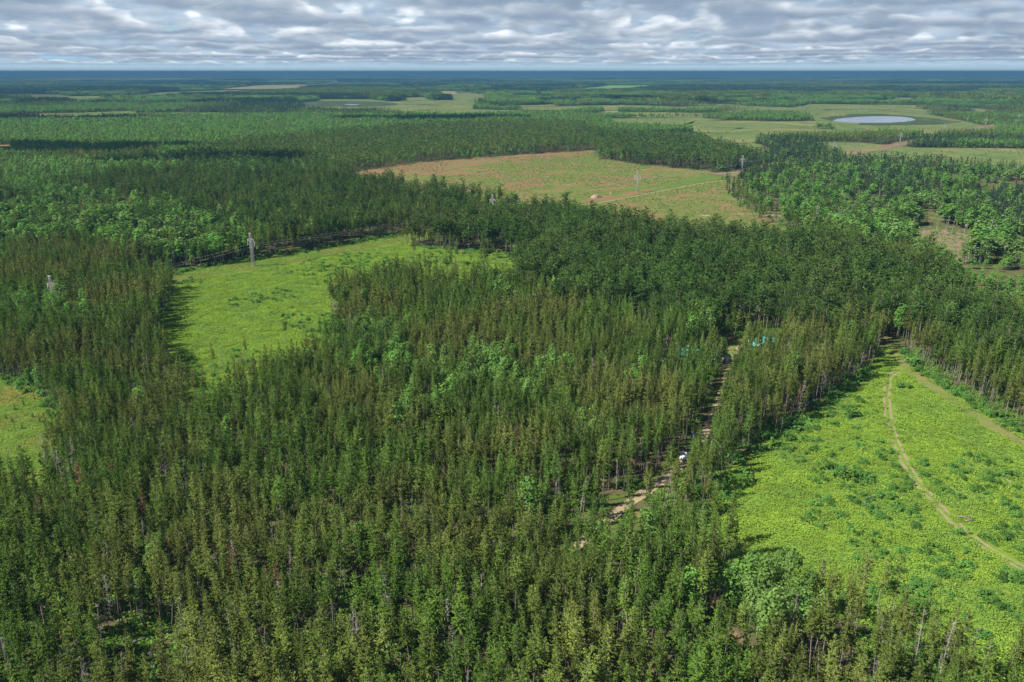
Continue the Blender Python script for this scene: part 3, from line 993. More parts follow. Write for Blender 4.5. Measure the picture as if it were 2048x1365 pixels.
def rots(n, tilt=0.045):
    return np.column_stack([rng.normal(0, tilt, n), rng.normal(0, tilt, n), rng.uniform(0, 6.283, n)])


def scls(n, lo=0.62, hi=1.12, wide=0.2):
    s = rng.uniform(lo, hi, n)
    w_ = s * rng.uniform(1 - wide, 1 + wide, n)
    return np.column_stack([w_, w_, s])


BANDS = [(96, 330, 2.65, 0), (330, 640, 2.85, 1), (640, 950, 3.8, 1), (950, 1700, 4.4, 2), (1700, 3000, 6.6, 2)]
TREES = []      # (P, kind, lod, rot, scl)
for y0, y1, s, lod in BANDS:
    P = grid(y0, y1, s)
    P = P[~open_ground(P)]
    thin = fbm(P, 26, 40, 2)
    keep = rng.random(len(P)) < np.clip(1.35 - 0.9 * np.clip(thin - 0.45, 0, 1) * 2.2, 0.25, 1)
    keep &= ~(inside(P, Z_MIX) & (fbm(P, 42, 61, 2) > 0.63))
    keep &= ~(inside(P, Z_SPARSE) & (rng.random(len(P)) < 0.38))
    P = P[keep]
    k = classify(P)
    # red pine and broadleaf crowns need more room than jack pine
    u = rng.random(len(P))
    drop = ((k == 1) & (u < (0.56 if lod < 2 else 0.15))) | ((k == 2) & (u < (0.55 if lod < 2 else 0.15)))
    near_c = P[:, 1] < 640
    old = inside(P, Z_MIX) | inside(P, Z_DEC)
    drop |= old & (rng.random(len(P)) < 0.42)
    P, k, old, near_c = P[~drop], k[~drop], old[~drop], near_c[~drop]
    n = len(P)
    S = scls(n)
    S[fbm(P, 60, 70, 2) < 0.38] *= 0.92
    S[old & (k == 2), :2] *= 1.55
    S[k == 1] *= (1.22, 1.22, 1.10)
    S[(k == 2) & near_c] *= 1.2
    young = inside(P, Z_SHRUB)
    S[young] *= 0.5
    if s > 5: S[:, :2] *= 1.45
    elif s > 4: S[:, :2] *= 1.12
    TREES.append((P, k, np.full(n, lod), rots(n), S))
TP = np.concatenate([t[0] for t in TREES]); TK = np.concatenate([t[1] for t in TREES])
TL = np.concatenate([t[2] for t in TREES]); TR = np.concatenate([t[3] for t in TREES]); TS = np.concatenate([t[4] for t in TREES])

# dead and rusty pines stand in place of living ones
taken = np.zeros(len(TP), bool)
RUST_AT = [(220, 908), (165, 935), (72, 1012), (282, 1000), (332, 1104), (505, 1145), (548, 1142), (520, 1118), (680, 872), (1032, 862), (712, 1140), (766, 1142), (815, 1165), (1086, 1002), (890, 925), (1655, 795), (1920, 815), (1358, 602), (1300, 905), (470, 1118), (975, 885), (340, 880)]
DEAD_AT = [(60, 930), (85, 945), (110, 920), (130, 940), (95, 970), (120, 985), (140, 960), (30, 920), (20, 940), (75, 905), (150, 905), (165, 890), (400, 945), (420, 1030), (540, 1190), (700, 1180), (715, 1225), (660, 1210), (690, 1250), (260, 1210), (300, 1240), (240, 1230), (150, 1330), (180, 1340), (120, 1310), (200, 1300), (240, 1340), (740, 1170),
           (1905, 452), (1918, 456), (1926, 450), (1940, 455), (1900, 500), (1935, 505), (1950, 498), (1960, 505), (1965, 512), (1840, 470), (1812, 468), (1925, 512), (1640, 420), (1700, 400), (1720, 405), (1690, 392), (1655, 398), (1760, 395), (1500, 400), (1510, 395), (1545, 390), (1560, 420), (1590, 425), (1620, 435), (1680, 440), (1780, 430), (1830, 420), (1990, 470), (2010, 480), (1735, 380), (1745, 384),
           (1770, 1265), (1790, 1250), (1830, 1290), (1890, 1310), (1990, 1320), (1700, 1240), (1010, 940), (1060, 960), (1120, 965), (1260, 940), (1340, 930), (1160, 970), (1960, 1290), (560, 1050), (905, 1260), (1180, 1190)]


def take(pix, z):
    """the standing tree nearest to a place"""
    p = at(*pix, z)
    d = np.hypot(TP[:, 0] - p[0], TP[:, 1] - p[1]) + taken * 1e6
    i = int(np.argmin(d))
    taken[i] = True
    return i


I_RUST = [take(p, 12) for p in RUST_AT]
I_DEAD = [take(p, 9) for p in DEAD_AT]


# ------------------------------------------------------------------ trees one by one
def tree(kind, name, cat, p, rot, scl, v, label, group, crown='crown'):
    tm, cm = SPLIT[kind][v % len(SPLIT[kind])]
    o = link(name, None, label=label, category=cat, group=group)
    o.location = (p[0], p[1], 0)
    o.rotation_euler = tuple(map(float, rot))
    o.scale = tuple(map(float, scl))
    o.empty_display_size = 0.5
    link('trunk', tm, o)
    link(crown, cm, o)
    return o


def size_word(s): return 'tall' if s > 1.06 else 'short' if s < 0.90 else 'middling'


def girth_word(s): return 'broad' if s[0] > s[2] * 1.05 else 'slim' if s[0] < s[2] * 0.95 else 'straight'


def place_words(px, py):
    c = ['far left', 'left', 'centre left', 'centre right', 'right', 'far right'][int(np.clip(px / 2048 * 6, 0, 5))]
    r = ['top', 'upper', 'middle', 'lower', 'bottom'][int(np.clip(py / 1365 * 5, 0, 4))]
    return f"{r} {c}"


MARKS = [(1366, 908, 'the white pickup'), (50, 810, 'the mown left glade'), (1510, 1165, 'the bright aspen clump'), (1270, 990, 'the dirt road gap'), (1790, 880, 'the two-track path'), (1770, 720, 'the right meadow head'),
         (440, 715, 'the left meadow tip'), (507, 500, 'the meadow pylon'), (1700, 945, 'the wide bush clump'), (986, 400, 'the canopy pylon'), (1192, 391, 'the pale mound'), (1450, 700, 'the teal roofed cabins'), (1750, 240, 'the round lake'), (1880, 490, 'the brown slash clearing'),
         (280, 1290, 'the bottom left opening'), (715, 1200, 'the small shady opening'), (1274, 365, 'the clearcut pylon'), (2048, 1365, 'the bottom right corner'), (0, 1365, 'the bottom left corner'), (1024, 1365, 'the bottom edge middle'), (780, 728, 'the middle aspen clump'), (1145, 838, 'the lone dark aspen'),
         (1483, 330, 'the corner pylon'), (700, 560, 'the pine spur'), (920, 500, 'the bare red pine trunks'), (330, 590, 'the left meadow edge'), (0, 600, 'the left edge middle'), (2048, 600, 'the right edge middle')]


def near_words(px, py):
    """where a thing stands, told from the nearest thing one can find"""
    d = [math.hypot(px - m[0], (py - m[1]) * 1.3) for m in MARKS]
    j = int(np.argmin(d))
    a, b, w_ = MARKS[j]
    ux, uy = px - a, py - b
    v = 'above' if uy < 0 else 'below'
    h_ = 'left of' if ux < 0 else 'right of'
    way = h_ if abs(ux) > 2.4 * abs(uy) else v if abs(uy) > 2.4 * abs(ux) else f"{v} and {h_}"
    far_ = 'just' if d[j] < 45 else 'slightly' if d[j] < 110 else 'well' if d[j] < 200 else 'far'
    return f"{far_} {way} {w_}"


def visible_order(sel, zt=14.0):
    P3 = np.column_stack([TP, np.full(len(TP), zt)])
    X, Y, D = proj(P3)
    okk = sel & ~taken & (X > 4) & (X < 2044) & (Y > 0) & (Y < 1362)
    ii = np.nonzero(okk)[0]
    return ii[np.argsort(D[ii])], X, Y


KINDW = [('jack_pine', 'pine tree', 'olive green jack pine', 'jack pines of the near stand'), ('red_pine', 'pine tree', 'dark green red pine', 'red pines of the middle plantation'),
         ('aspen_tree', 'aspen tree', 'bright leafy aspen', 'aspens among the pines'), ('spruce_tree', 'spruce tree', 'dark pointed spruce', 'spruces of the mixed wood')]
solo = np.zeros(len(TP), bool)
for kk, n in ((0, 300), (1, 300), (2, 300), (3, 60)):
    nm, cat, words, grp = KINDW[kk]
    ii, X, Y = visible_order(TK == kk, 15.0)
    for i in ii[:n]:
        solo[i] = True
        lab = f"{size_word(TS[i, 2])} {girth_word(TS[i])} {words} {near_words(X[i], Y[i])}"
        tree(NAMES[kk], nm, cat, TP[i], TR[i], TS[i], int(i), lab, grp)
ii, X, Y = visible_order(TK == 4, 9.0)
for i in ii[:170]:
    solo[i] = True
    TS[i] *= (0.8, 0.8, 0.95)
    tree('dead', 'dead_pine', 'dead tree', TP[i], TR[i], TS[i], int(i), f"{size_word(TS[i, 2])} bare grey dead pine {near_words(X[i], Y[i])}", 'bare dead pines', crown='branches')
for i, pix in zip(I_RUST, RUST_AT):
    tree('rust', 'rusty_pine', 'pine tree', TP[i], TR[i], TS[i], int(i), f"dying pine with rusty red needles {near_words(*pix)}", 'rusty pines among the green ones')
for i, pix in zip(I_DEAD, DEAD_AT):
    tree('dead', 'dead_pine', 'dead tree', TP[i], TR[i], TS[i], int(i), f"bare grey dead pine {near_words(*pix)}", 'bare dead pines', crown='branches')
for j, (px, py) in enumerate([(1845, 478), (1858, 472), (1872, 468), (1890, 476), (1902, 470), (1915, 482), (1925, 476), (1936, 490), (1895, 505), (1880, 515), (1908, 512), (1930, 498), (1720, 470), (1740, 500)]):
    tree('dead', 'dead_pine', 'dead tree', at(px, py), (rng.normal(0, 0.08), rng.normal(0, 0.08), j), (1.0, 1.0, 0.7 + 0.05 * (j % 5)), j, f"bare grey trunk {near_words(px, py)}", 'bare dead pines', crown='branches')
rest = ~taken & ~solo
for kk, nm in ((0, 'jack_pine_forest'), (1, 'red_pine_forest'), (2, 'aspen_forest'), (3, 'spruce_forest')):
    for lod in range(3):
        m = rest & (TK == kk) & (TL == lod)
        c = PROTO[NAMES[kk], lod]
        if m.any():
            stand(nm if lod == 0 else nm, c, TP[m], rng.integers(0, len(c.objects), m.sum()), TR[m], TS[m])
m = rest & (TK == 4)
TS[m] *= (0.8, 0.8, 0.95)
stand('dead_forest', PROTO['dead', 0], TP[m], rng.integers(0, 4, m.sum()), TR[m], TS[m])

# forest kilometres away, in small groups
P = np.concatenate([grid(3000, 5200, 20), grid(5200, 9000, 34)])
P = P[~open_ground(P)]
k = np.where(fbm(P, 700, 3, 3) > 0.57, 2, np.where(fbm(P * np.array((0.5, 1)), 520, 33, 3) < 0.50, 3, 0))
u = rng.random(len(P))
k = np.where(u < 0.15, np.where(u < 0.08, 2, 0), k)
bare = fbm(P * np.array((0.5, 1.0)), 650, 55, 3) > 0.66
P, k = P[~bare], k[~bare]
for kk, nm in ((0, 'distant_pine_forest'), (2, 'distant_aspen_forest'), (3, 'distant_spruce_forest')):
    m = k == kk
    S = scls(m.sum(), 0.8, 1.2)
    S[:, :2] *= np.where(P[m, 1] > 5200, 1.6, 1.0)[:, None]
    stand(nm, PROTO[NAMES[kk], 3], P[m], rng.integers(0, 4, m.sum()), rots(m.sum(), 0), S)

# ------------------------------------------------------------------ undergrowth, bracken, shrubs
P = grid(96, 420, 3.0)
op = open_ground(P, False)
g1 = fbm(P, 22, 90, 3)
P1 = P[~op & ((g1 > 0.50) | (inside(P, Z_SPARSE) & (g1 > 0.38)) | (np.hypot(*(P - at(280, 1300)).T) < 13))]
stand('undergrowth', PROTO['under', 0], P1, rng.integers(0, 5, len(P1)), rots(len(P1), 0), scls(len(P1), 0.7, 1.25))
road_d = near_line
P = grid(96, 620, 3.0)
sel = (inside(P, C_RIGHT) | inside(P, C_MID)) & ~near_line(P, TRACK, 2.1) & ~near_line(P, SIDE, 3.6) & ~near_line(P, ROW_OPEN, 15)
P = P[sel]
stand('bracken', PROTO['fern', 0], P, rng.integers(0, 6, len(P)), rots(len(P), 0), scls(len(P), 0.6, 1.15))

P = grid(130, 700, 2.6)
P = P[inside(P, C_LEFT) | (near_line(P, ROW_OPEN, 16) & (P[:, 1] < 640)) | (near_line(P, SIDE, 4.2) & (fbm(P, 6, 5, 2) > 0.5))]
stand('grass', PROTO['grass', 0], P, rng.integers(0, 5, len(P)), rots(len(P), 0), scls(len(P), 0.6, 1.3))
P = grid(450, 640, 5)
P = P[np.any([inside(P, q) for q in SAND], axis=0) & (rng.random(len(P)) < 0.6)]
stand('slash_scrub', PROTO['bush', 0], P, rng.integers(0, 6, len(P)), rots(len(P), 0), scls(len(P), 0.3, 1.0))

E = []
for L, n, wd in ((poly((328, 549), (400, 536), (540, 511), (640, 497), (740, 480), (805, 465)), 260, 3.0), (poly((815, 494), (900, 501), (1000, 506), (1034, 520)), 70, 2.5), (poly((1812, 704), (1832, 735), (1900, 778), (1980, 828), (2060, 876)), 90, 1.4),
                 (poly((1425, 1000), (1445, 965), (1478, 925), (1545, 878), (1625, 828), (1692, 772), (1735, 740)), 130, 2.2), (poly((316, 676), (304, 656), (326, 634), (331, 615), (331, 585)), 50, 2.0), (poly((1480, 347), (1492, 372), (1486, 395), (1500, 415), (1548, 436), (1575, 458)), 120, 7), (poly((0, 755), (50, 768), (80, 792), (104, 818), (130, 848)), 50, 1.6)):
    sg = np.linalg.norm(np.diff(L, axis=0), axis=1)
    q = rng.choice(len(sg), n, p=sg / sg.sum())
    E.append(L[q] + rng.random((n, 1)) * (L[q + 1] - L[q]) + rng.normal(0, wd, (n, 2)))
E = np.concatenate(E)
stand('edge_scrub', PROTO['bush', 0], E, rng.integers(0, 6, len(E)), rots(len(E), 0), scls(len(E), 0.5, 1.5))

# shrubs that stand out of the bracken
SH = []
r = np.random.default_rng(3)
for Q, n in ((C_RIGHT, 2200), (C_MID, 3000)):
    lo, hi = Q.min(0), Q.max(0)
    C = r.uniform(lo, hi, (n, 2))
    C = C[inside(C, Q) & ~near_line(C, TRACK, 2.5) & ~near_line(C, SIDE, 5) & ~near_line(C, ROW_OPEN, 12)]
    C = C[fbm(C, 24, 66, 3) > 0.56]
    SH.append(C)
SH = np.concatenate(SH)
X, Y, D = proj(np.column_stack([SH, np.ones(len(SH))]))
ok = (X > 0) & (X < 2048) & (Y < 1365)
order = np.argsort(np.where(ok, D, 1e9))
bush_me = [o.data for o in PROTO['bush', 0].objects]
def shrub(p, s, label, group, i):
    o = link('shrub', bush_me[i % len(bush_me)], label=label, category='shrub', group=group)
    o.location = (p[0], p[1], 0)
    o.rotation_euler = (0, 0, (i * 2.39) % 6.28)
    o.scale = (s * random.uniform(0.85, 1.3), s, s * random.uniform(0.75, 1.1))
n_sh = 0
for i in order[:250]:
    s = random.uniform(0.55, 1.25)
    shrub(SH[i], s, f"{'large' if s > 1 else 'small' if s < 0.75 else 'round'} green shrub in the bracken {near_words(X[i], Y[i])}", 'shrubs in the bracken meadows', int(i))
rest_s = SH[order[250:]]
stand('shrubbery', PROTO['bush', 0], rest_s, rng.integers(0, 6, len(rest_s)), rots(len(rest_s), 0), scls(len(rest_s), 0.5, 1.2))
for j, (px, py, s, lab) in enumerate([(1803, 768, 1.8, 'round dark shrub beside the two-track path'), (1705, 825, 2.2, 'tall dark bush standing alone in the bracken'), (1690, 945, 2.4, 'wide bush clump in the middle of the bracken'), (1735, 950, 2.0, 'low bush beside the wide clump in the bracken'), (1655, 930, 1.7, 'thin bush left of the wide clump in the bracken'),
                                      (1822, 715, 2.6, 'big leafy bush at the mouth of the forest lane'), (1590, 850, 2.6, 'dark bush under the pine edge of the meadow'), (1570, 870, 2.2, 'leafy bush below the pine edge'), (1480, 950, 2.5, 'dense bush at the foot of the pine edge'), (1460, 985, 2.0, 'bush beside the lowest trunks of the pine edge')]):
    shrub(at(px, py + 10), s, lab, 'big bushes round the right meadow', j)
for j, (px, py) in enumerate([(15, 770), (55, 785), (70, 800), (25, 845), (45, 858), (80, 845), (12, 838), (30, 820), (48, 812), (66, 835), (92, 852), (105, 870), (50, 770), (75, 775)]):
    p = at(px, py)
    tree('spruce', 'young_pine', 'pine tree', p, (0, 0, j), (0.24, 0.24, 0.15 + 0.05 * (j % 3)), j, f"knee-high young pine in the mown left glade, {['tallest kind', 'smaller kind', 'middle kind'][j % 3]}", 'young pines in the left glade')

# sparse bushes and saplings on the clearcut and the marshes
P = grid(560, 1250, 5, 0.5)
s_cut = inside(P, C_CUT) & (fbm(P, 60, 14, 3) > 0.42) & ~near_line(P, ROW_OPEN, 13)
P1 = P[s_cut]
stand('clearing_scrub', PROTO['bush', 0], P1, rng.integers(0, 6, len(P1)), rots(len(P1), 0), scls(len(P1), 0.25, 0.6))
P = grid(1100, 3200, 16, 0.5)
mm = np.zeros(len(P), bool)
for q in FIELDS[:3]: mm |= inside(P, q[1])
for q in LAKES: mm &= ~inside(P, q)
P1 = P[mm & (fbm(P, 120, 12, 2) > 0.50) & (rng.random(len(P)) < 0.5) & ~near_line(P, CUTLINE, 17)]
stand('marsh_scrub', PROTO['aspen', 2], P1, rng.integers(0, 4, len(P1)), rots(len(P1), 0), scls(len(P1), 0.15, 0.45))


# ------------------------------------------------------------------ pylons and wires
def lattice(mb, z0, z1, w0, w1, n, t=0.09):
    def cor(z):
        f = (z - z0) / (z1 - z0)
        q = (w0 + (w1 - w0) * f) / 2
        return [(-q, -q, z), (q, -q, z), (q, q, z), (-q, q, z)]
    for i in range(4): mb.tube([cor(z0)[i], cor(z1)[i]], t, 4)
    for j in range(n):
        a, b = cor(z0 + (z1 - z0) * j / n), cor(z0 + (z1 - z0) * (j + 1) / n)
        for i in range(4):
            k_ = (i + 1) % 4
            mb.tube([a[i], b[k_]], t * 0.5, 3, cap=False)
            mb.tube([a[k_], b[i]], t * 0.62, 3, cap=False)
            mb.tube([b[i], b[k_]], t * 0.62, 3, cap=False)


mast = MB(); lattice(mast, 0, 16.6, 1.7, 1.15, 13, 0.075)
for q in ((-1, -1), (1, -1), (1, 1), (-1, 1)): mast.box((q[0] * 0.95 - 0.3, q[1] * 0.95 - 0.3, -0.2), (q[0] * 0.95 + 0.3, q[1] * 0.95 + 0.3, 0.25))
peak = MB(); lattice(peak, 16.6, 20.6, 1.15, 0.9, 4, 0.075); peak.box((-0.85, -0.55, 20.6), (0.85, 0.55, 20.85))
ARM = 3.3
def arm_mb(s):
    a = MB()
    for y in (-0.6, 0.6):
        a.tube([(s * 0.62, y, 17.6), (s * ARM, y * 0.3, 16.6)], 0.12, 4)
        a.tube([(s * 0.66, y, 15.6), (s * ARM, y * 0.3, 16.5)], 0.11, 4)
    for f in (0.25, 0.5, 0.75):
        x = s * (0.64 + (ARM - 0.64) * f)
        for y in (-0.6 + 0.42 * f, 0.6 - 0.42 * f): a.tube([(x, y, 17.6 - f), (x, y, 15.6 + 0.9 * f)], 0.06, 3)
        a.tube([(x, -0.6 + 0.42 * f, 17.6 - f), (x, 0.6 - 0.42 * f, 17.6 - f)], 0.06, 3)
    a.box((s * ARM - 0.2, -0.25, 16.35), (s * ARM + 0.2, 0.25, 16.7))
    return a
def ins_mb(s):
    a = MB()
    for k_ in range(12): a.tube([(s * ARM, 0, 16.3 - 0.24 * k_), (s * ARM, 0, 16.16 - 0.24 * k_)], 0.17, 8)
    a.tube([(s * ARM, 0, 16.4), (s * ARM, 0, 13.3)], 0.06, 5)
    a.tube([(s * ARM, -0.4, 13.25), (s * ARM, 0.4, 13.25)], 0.09, 5)
    return a
me_mast, me_peak = mast.mesh('mast', [M['steel']]), peak.mesh('peak', [M['steel']])
me_arm = [arm_mb(s).mesh('crossarm', [M['steel']]) for s in (-1, 1)]
me_ins = [ins_mb(s).mesh('insulator', [M['insulator']]) for s in (-1, 1)]
TLAB = ['lattice pylon mostly hidden among dark pines at the left edge', 'tall lattice pylon in the grassy corridor beside the left meadow', 'lattice pylon whose head rises above the red pine canopy', 'lattice pylon standing in the open clearcut beside the sandy lane',
        'lattice pylon at the corner of the clearcut by the plantation', 'small distant pylon rising behind the dark spruce clump', 'distant pylon where the brown cutline meets the tree belt', 'distant pylon on the brown cutline before the marsh', 'distant pylon on the cutline right of the round lake', 'farthest pylon near the right edge of the photo']
tips = []
for i, p in enumerate(TOW):
    a, b = TOW[max(i - 1, 0)], TOW[min(i + 1, len(TOW) - 1)]
    d = b - a
    yaw = math.atan2(d[1], d[0]) - math.pi / 2
    o = link('pylon', None, label=TLAB[i], category='pylon', group='pylons of the power line')
    o.location = (p[0], p[1], 0)
    o.rotation_euler = (0, 0, yaw)
    sc = 1.0
    o.scale = (sc, sc, sc)
    link('mast', me_mast, o); link('peak', me_peak, o)
    for s in (0, 1):
        link('crossarm', me_arm[s], o); link('insulator', me_ins[s], o)
    c, s_n = math.cos(yaw), math.sin(yaw)
    tips.append([(p[0] + s * ARM * c, p[1] + s * ARM * s_n, 13.2) for s in (-1, 1)])
wl = ['first hidden', 'meadow', 'pine canopy', 'clearcut', 'spruce', 'tree belt', 'marsh', 'lake', 'farthest']
a0, d0 = tips[0], unit(TOW[0] - TOW[1])
before = [(q[0] + d0[0] * 320, q[1] + d0[1] * 320, q[2]) for q in a0]
allt = [before] + tips
for i in range(len(allt) - 1):
    for s in (0, 1):
        A, B = Vector(allt[i][s]), Vector(allt[i + 1][s])
        sag = 0.010 * (B - A).length
        pts = [A.lerp(B, t / 16) - Vector((0, 0, 4 * sag * (t / 16) * (1 - t / 16))) for t in range(17)]
        link('power_wire', MB().tube(pts, 0.028 if i < 4 else 0.045, 5).mesh('wire', [M['wire']]), category='wire', group='wires of the power line',
             label=f"{'left' if s == 0 else 'right'} sagging power wire reaching the {['left edge', *wl][i]} pylon")

# ------------------------------------------------------------------ houses, vehicles, mound
M['white_wall'] = plain('white_siding', (0.78, 0.78, 0.75), 0.6, 0, 0.06)
M['teal_roof'] = plain('teal_metal_roof', (0.06, 0.30, 0.27), 0.35, 0.2, 0.12)
M['grey_roof'] = plain('grey_shingle', (0.22, 0.22, 0.23), 0.9)
M['glass'] = plain('dark_glass', (0.03, 0.04, 0.05), 0.1)
M['brown'] = plain('brown_wood', (0.16, 0.10, 0.06), 0.8)
M['white_paint'] = plain('white_car_paint', (0.80, 0.81, 0.83), 0.25, 0, 0.02)
M['blue_paint'] = plain('dark_blue_car_paint', (0.015, 0.03, 0.09), 0.25, 0, 0.05)
M['rubber'] = plain('tyre_rubber', (0.02, 0.02, 0.02), 0.9)
M['chrome'] = plain('wheel_alloy', (0.5, 0.5, 0.5), 0.3, 0.8)
M['lamp'] = plain('lamp_glass', (0.8, 0.8, 0.75), 0.1)
M['log'] = plain('cut_log', (0.42, 0.33, 0.24), 0.9)
M['chips'] = plain('pale_wood_chips', (0.27, 0.20, 0.135), 0.95, 0, 0.35, 0.5)


def house(p, yaw, L, W, Hh, rise, roof, label, chimney=True):
    o = link('house', None, label=label, category='house', group='houses')
    o.location = (p[0], p[1], 0)
    o.rotation_euler = (0, 0, yaw)
    wall = MB()
    wall.prism([(-W / 2, 0), (W / 2, 0), (W / 2, Hh), (0, Hh + rise), (-W / 2, Hh)], -L / 2, L / 2)
    link('wall', wall.mesh('wall', [M['white_wall']]), o)
    rf = MB()
    e = 0.5
    k_ = rise / (W / 2)
    rf.prism([(-W / 2 - e, Hh - e * k_ + 0.03), (0, Hh + rise + 0.03), (W / 2 + e, Hh - e * k_ + 0.03), (W / 2 + e, Hh - e * k_ + 0.2), (0, Hh + rise + 0.22), (-W / 2 - e, Hh - e * k_ + 0.2)], -L / 2 - e, L / 2 + e)
    for i in range(int(L)):
        y = -L / 2 + i
        for sgn in (-1, 1): rf.tube([(0, y, Hh + rise + 0.22), (sgn * (W / 2 + e), y, Hh - e * k_ + 0.2)], 0.03, 3)
    ro = link('roof', rf.mesh('roof', [roof]), o)
    if chimney:
        link('chimney', MB().box((0.5, L * 0.2, Hh), (1.2, L * 0.2 + 0.7, Hh + rise + 1.1)).box((0.42, L * 0.2 - 0.08, Hh + rise + 1.1), (1.28, L * 0.2 + 0.78, Hh + rise + 1.25)).mesh('chimney', [M['white_wall']]), ro)
    for sgn in (-1, 1):
        for i in range(max(1, int(L / 4))):
            y = -L / 2 + 1.6 + i * 4
            x = sgn * W / 2
            wn = link('window', MB().box((x - 0.03, y - 0.55, 1.0), (x + 0.03, y + 0.55, 2.2)).mesh('pane', [M['glass']]), o)
            fr = MB()
            for yy in (y - 0.62, y + 0.55): fr.box((x - 0.05, yy, 0.93), (x + 0.05, yy + 0.07, 2.27))
            for zz in (0.93, 2.2): fr.box((x - 0.045, y - 0.55, zz), (x + 0.045, y + 0.55, zz + 0.07))
            link('frame', fr.mesh('frame', [M['white_wall']]), wn)
    dr = link('door', MB().box((-0.5, -L / 2 - 0.04, 0), (0.5, -L / 2 + 0.04, 2.05)).mesh('door', [M['brown']]), o)
    link('handle', MB().tube([(0.38, -L / 2 - 0.1, 1.0), (0.38, -L / 2 - 0.1, 1.15)], 0.03, 6).mesh('handle', [M['chrome']]), dr)
    return o


house(at(1535, 700), R_(80), 16, 9, 3.2, 2.6, M['teal_roof'], 'large white house with teal metal roof behind the pines')
house(at(1440, 722), R_(15), 7, 6, 3.0, 2.2, M['teal_roof'], 'small white cabin with teal roof beside the dirt road')
house(at(1385, 722), R_(70), 9, 7, 3.0, 2.2, M['teal_roof'], 'white cabin with teal roof left of the dirt road')
house(at(330, 291), R_(40), 14, 8, 4, 3, M['grey_roof'], 'tiny white farmhouse in the dark forest, upper left')
house(at(889, 243), R_(30), 16, 10, 5, 3.5, M['grey_roof'], 'tiny white farmhouse at the edge of the far pine stand')
house(at(1572, 192), R_(75), 30, 16, 9, 5, M['grey_roof'], 'distant white farm building in the far right forest')


def vehicle(name, cat, p, yaw, paint, label, pickup):
    o = link(name, None, label=label, category=cat, group='vehicles on the forest road')
    o.location = (p[0], p[1], 0.1)
    o.rotation_euler = (0, 0, yaw)
    L = 5.4 if pickup else 4.6
    b = MB()
    hw = 0.92
    if pickup: prof = [(-2.7, 0.45), (2.6, 0.45), (2.7, 0.75), (2.55, 1.08), (1.3, 1.16), (0.75, 1.12), (-0.75, 1.12), (-0.8, 1.1), (-2.7, 1.12)]
    else: prof = [(-2.25, 0.4), (2.2, 0.4), (2.3, 0.7), (2.1, 0.95), (1.1, 1.08), (-2.1, 1.1), (-2.3, 0.8)]
    b.prism(prof, -hw, hw)
    body = link('body', b.mesh('body', [paint]), o)
    cab = [(-0.8, 1.12), (0.95, 1.12), (0.35, 1.82), (-0.7, 1.84)] if pickup else [(-2.0, 1.1), (1.0, 1.08), (0.35, 1.68), (-1.75, 1.70)]
    link('cab', MB().prism([(x, z + 0.002) for x, z in cab], -hw * 0.88, hw * 0.88).mesh('cab', [paint]), o)
    x0, x1 = cab[3][0] + 0.1, cab[2][0] - 0.05
    for s in (-1, 1):
        link('side_window', MB().prism([(x0, 1.25), (x1 + 0.35, 1.25), (x1, 1.68 if pickup else 1.58), (x0 + 0.05, 1.68 if pickup else 1.58)], s * hw * 0.87, s * hw * 0.90).mesh('win', [M['glass']]), o)
    ws = MB()
    (xa, za), (xb, zb) = cab[1], cab[2]
    nx, nz = (zb - za), (xa - xb)
    q = 0.02 / math.hypot(nx, nz)
    pa = [(xa - (xa - xb) * f + nx * q, za + (zb - za) * f + nz * q) for f in (0.1, 0.92)]
    ws.add([(pa[0][0], -hw * 0.8, pa[0][1]), (pa[0][0], hw * 0.8, pa[0][1]), (pa[1][0], hw * 0.75, pa[1][1]), (pa[1][0], -hw * 0.75, pa[1][1])], [(0, 1, 2, 3)])
    link('windscreen', ws.mesh('ws', [M['glass']]), o)
    for x in ((-1.75, 1.65) if pickup else (-1.4, 1.4)):
        for s in (-1, 1):
            wh = link('wheel', None, o)
            link('tyre', MB().tube([(x, s * hw - 0.13, 0.36), (x, s * hw + 0.06, 0.36)], 0.36, 16).mesh('tyre', [M['rubber']]), wh)
            link('rim', MB().tube([(x, s * hw - 0.1, 0.36), (x, s * hw + 0.075, 0.36)], 0.21, 12).mesh('rim', [M['chrome']]), wh)
    for s in (-1, 1):
        fx = 2.68 if pickup else 2.27
        link('headlight', MB().box((fx - 0.12, s * 0.68 - 0.17, 0.76), (fx + 0.01, s * 0.68 + 0.17, 0.92)).mesh('hl', [M['lamp']]), o)
    if pickup:
        bed = MB().box((-2.6, -0.8, 1.125), (-0.85, 0.8, 1.13))
        link('bed_liner', bed.mesh('bed', [M['rubber']]), o)


vehicle('pickup_truck', 'truck', at(1368, 916), math.atan2(*(at(1425, 840) - at(1385, 908))[::-1]) + math.pi, M['white_paint'], 'white pickup truck on the dirt road between the pines', True)
vehicle('parked_car', 'car', at(1390, 878), R_(60), M['blue_paint'], 'dark blue car in the shade just behind the white pickup', False)
vehicle('parked_car', 'car', at(1332, 726), R_(20), M['white_paint'], 'white car parked left of the teal roofed cabins', False)
vehicle('parked_car', 'car', at(1322, 732), R_(30), M['blue_paint'], 'dark car beside the white one left of the cabins', False)

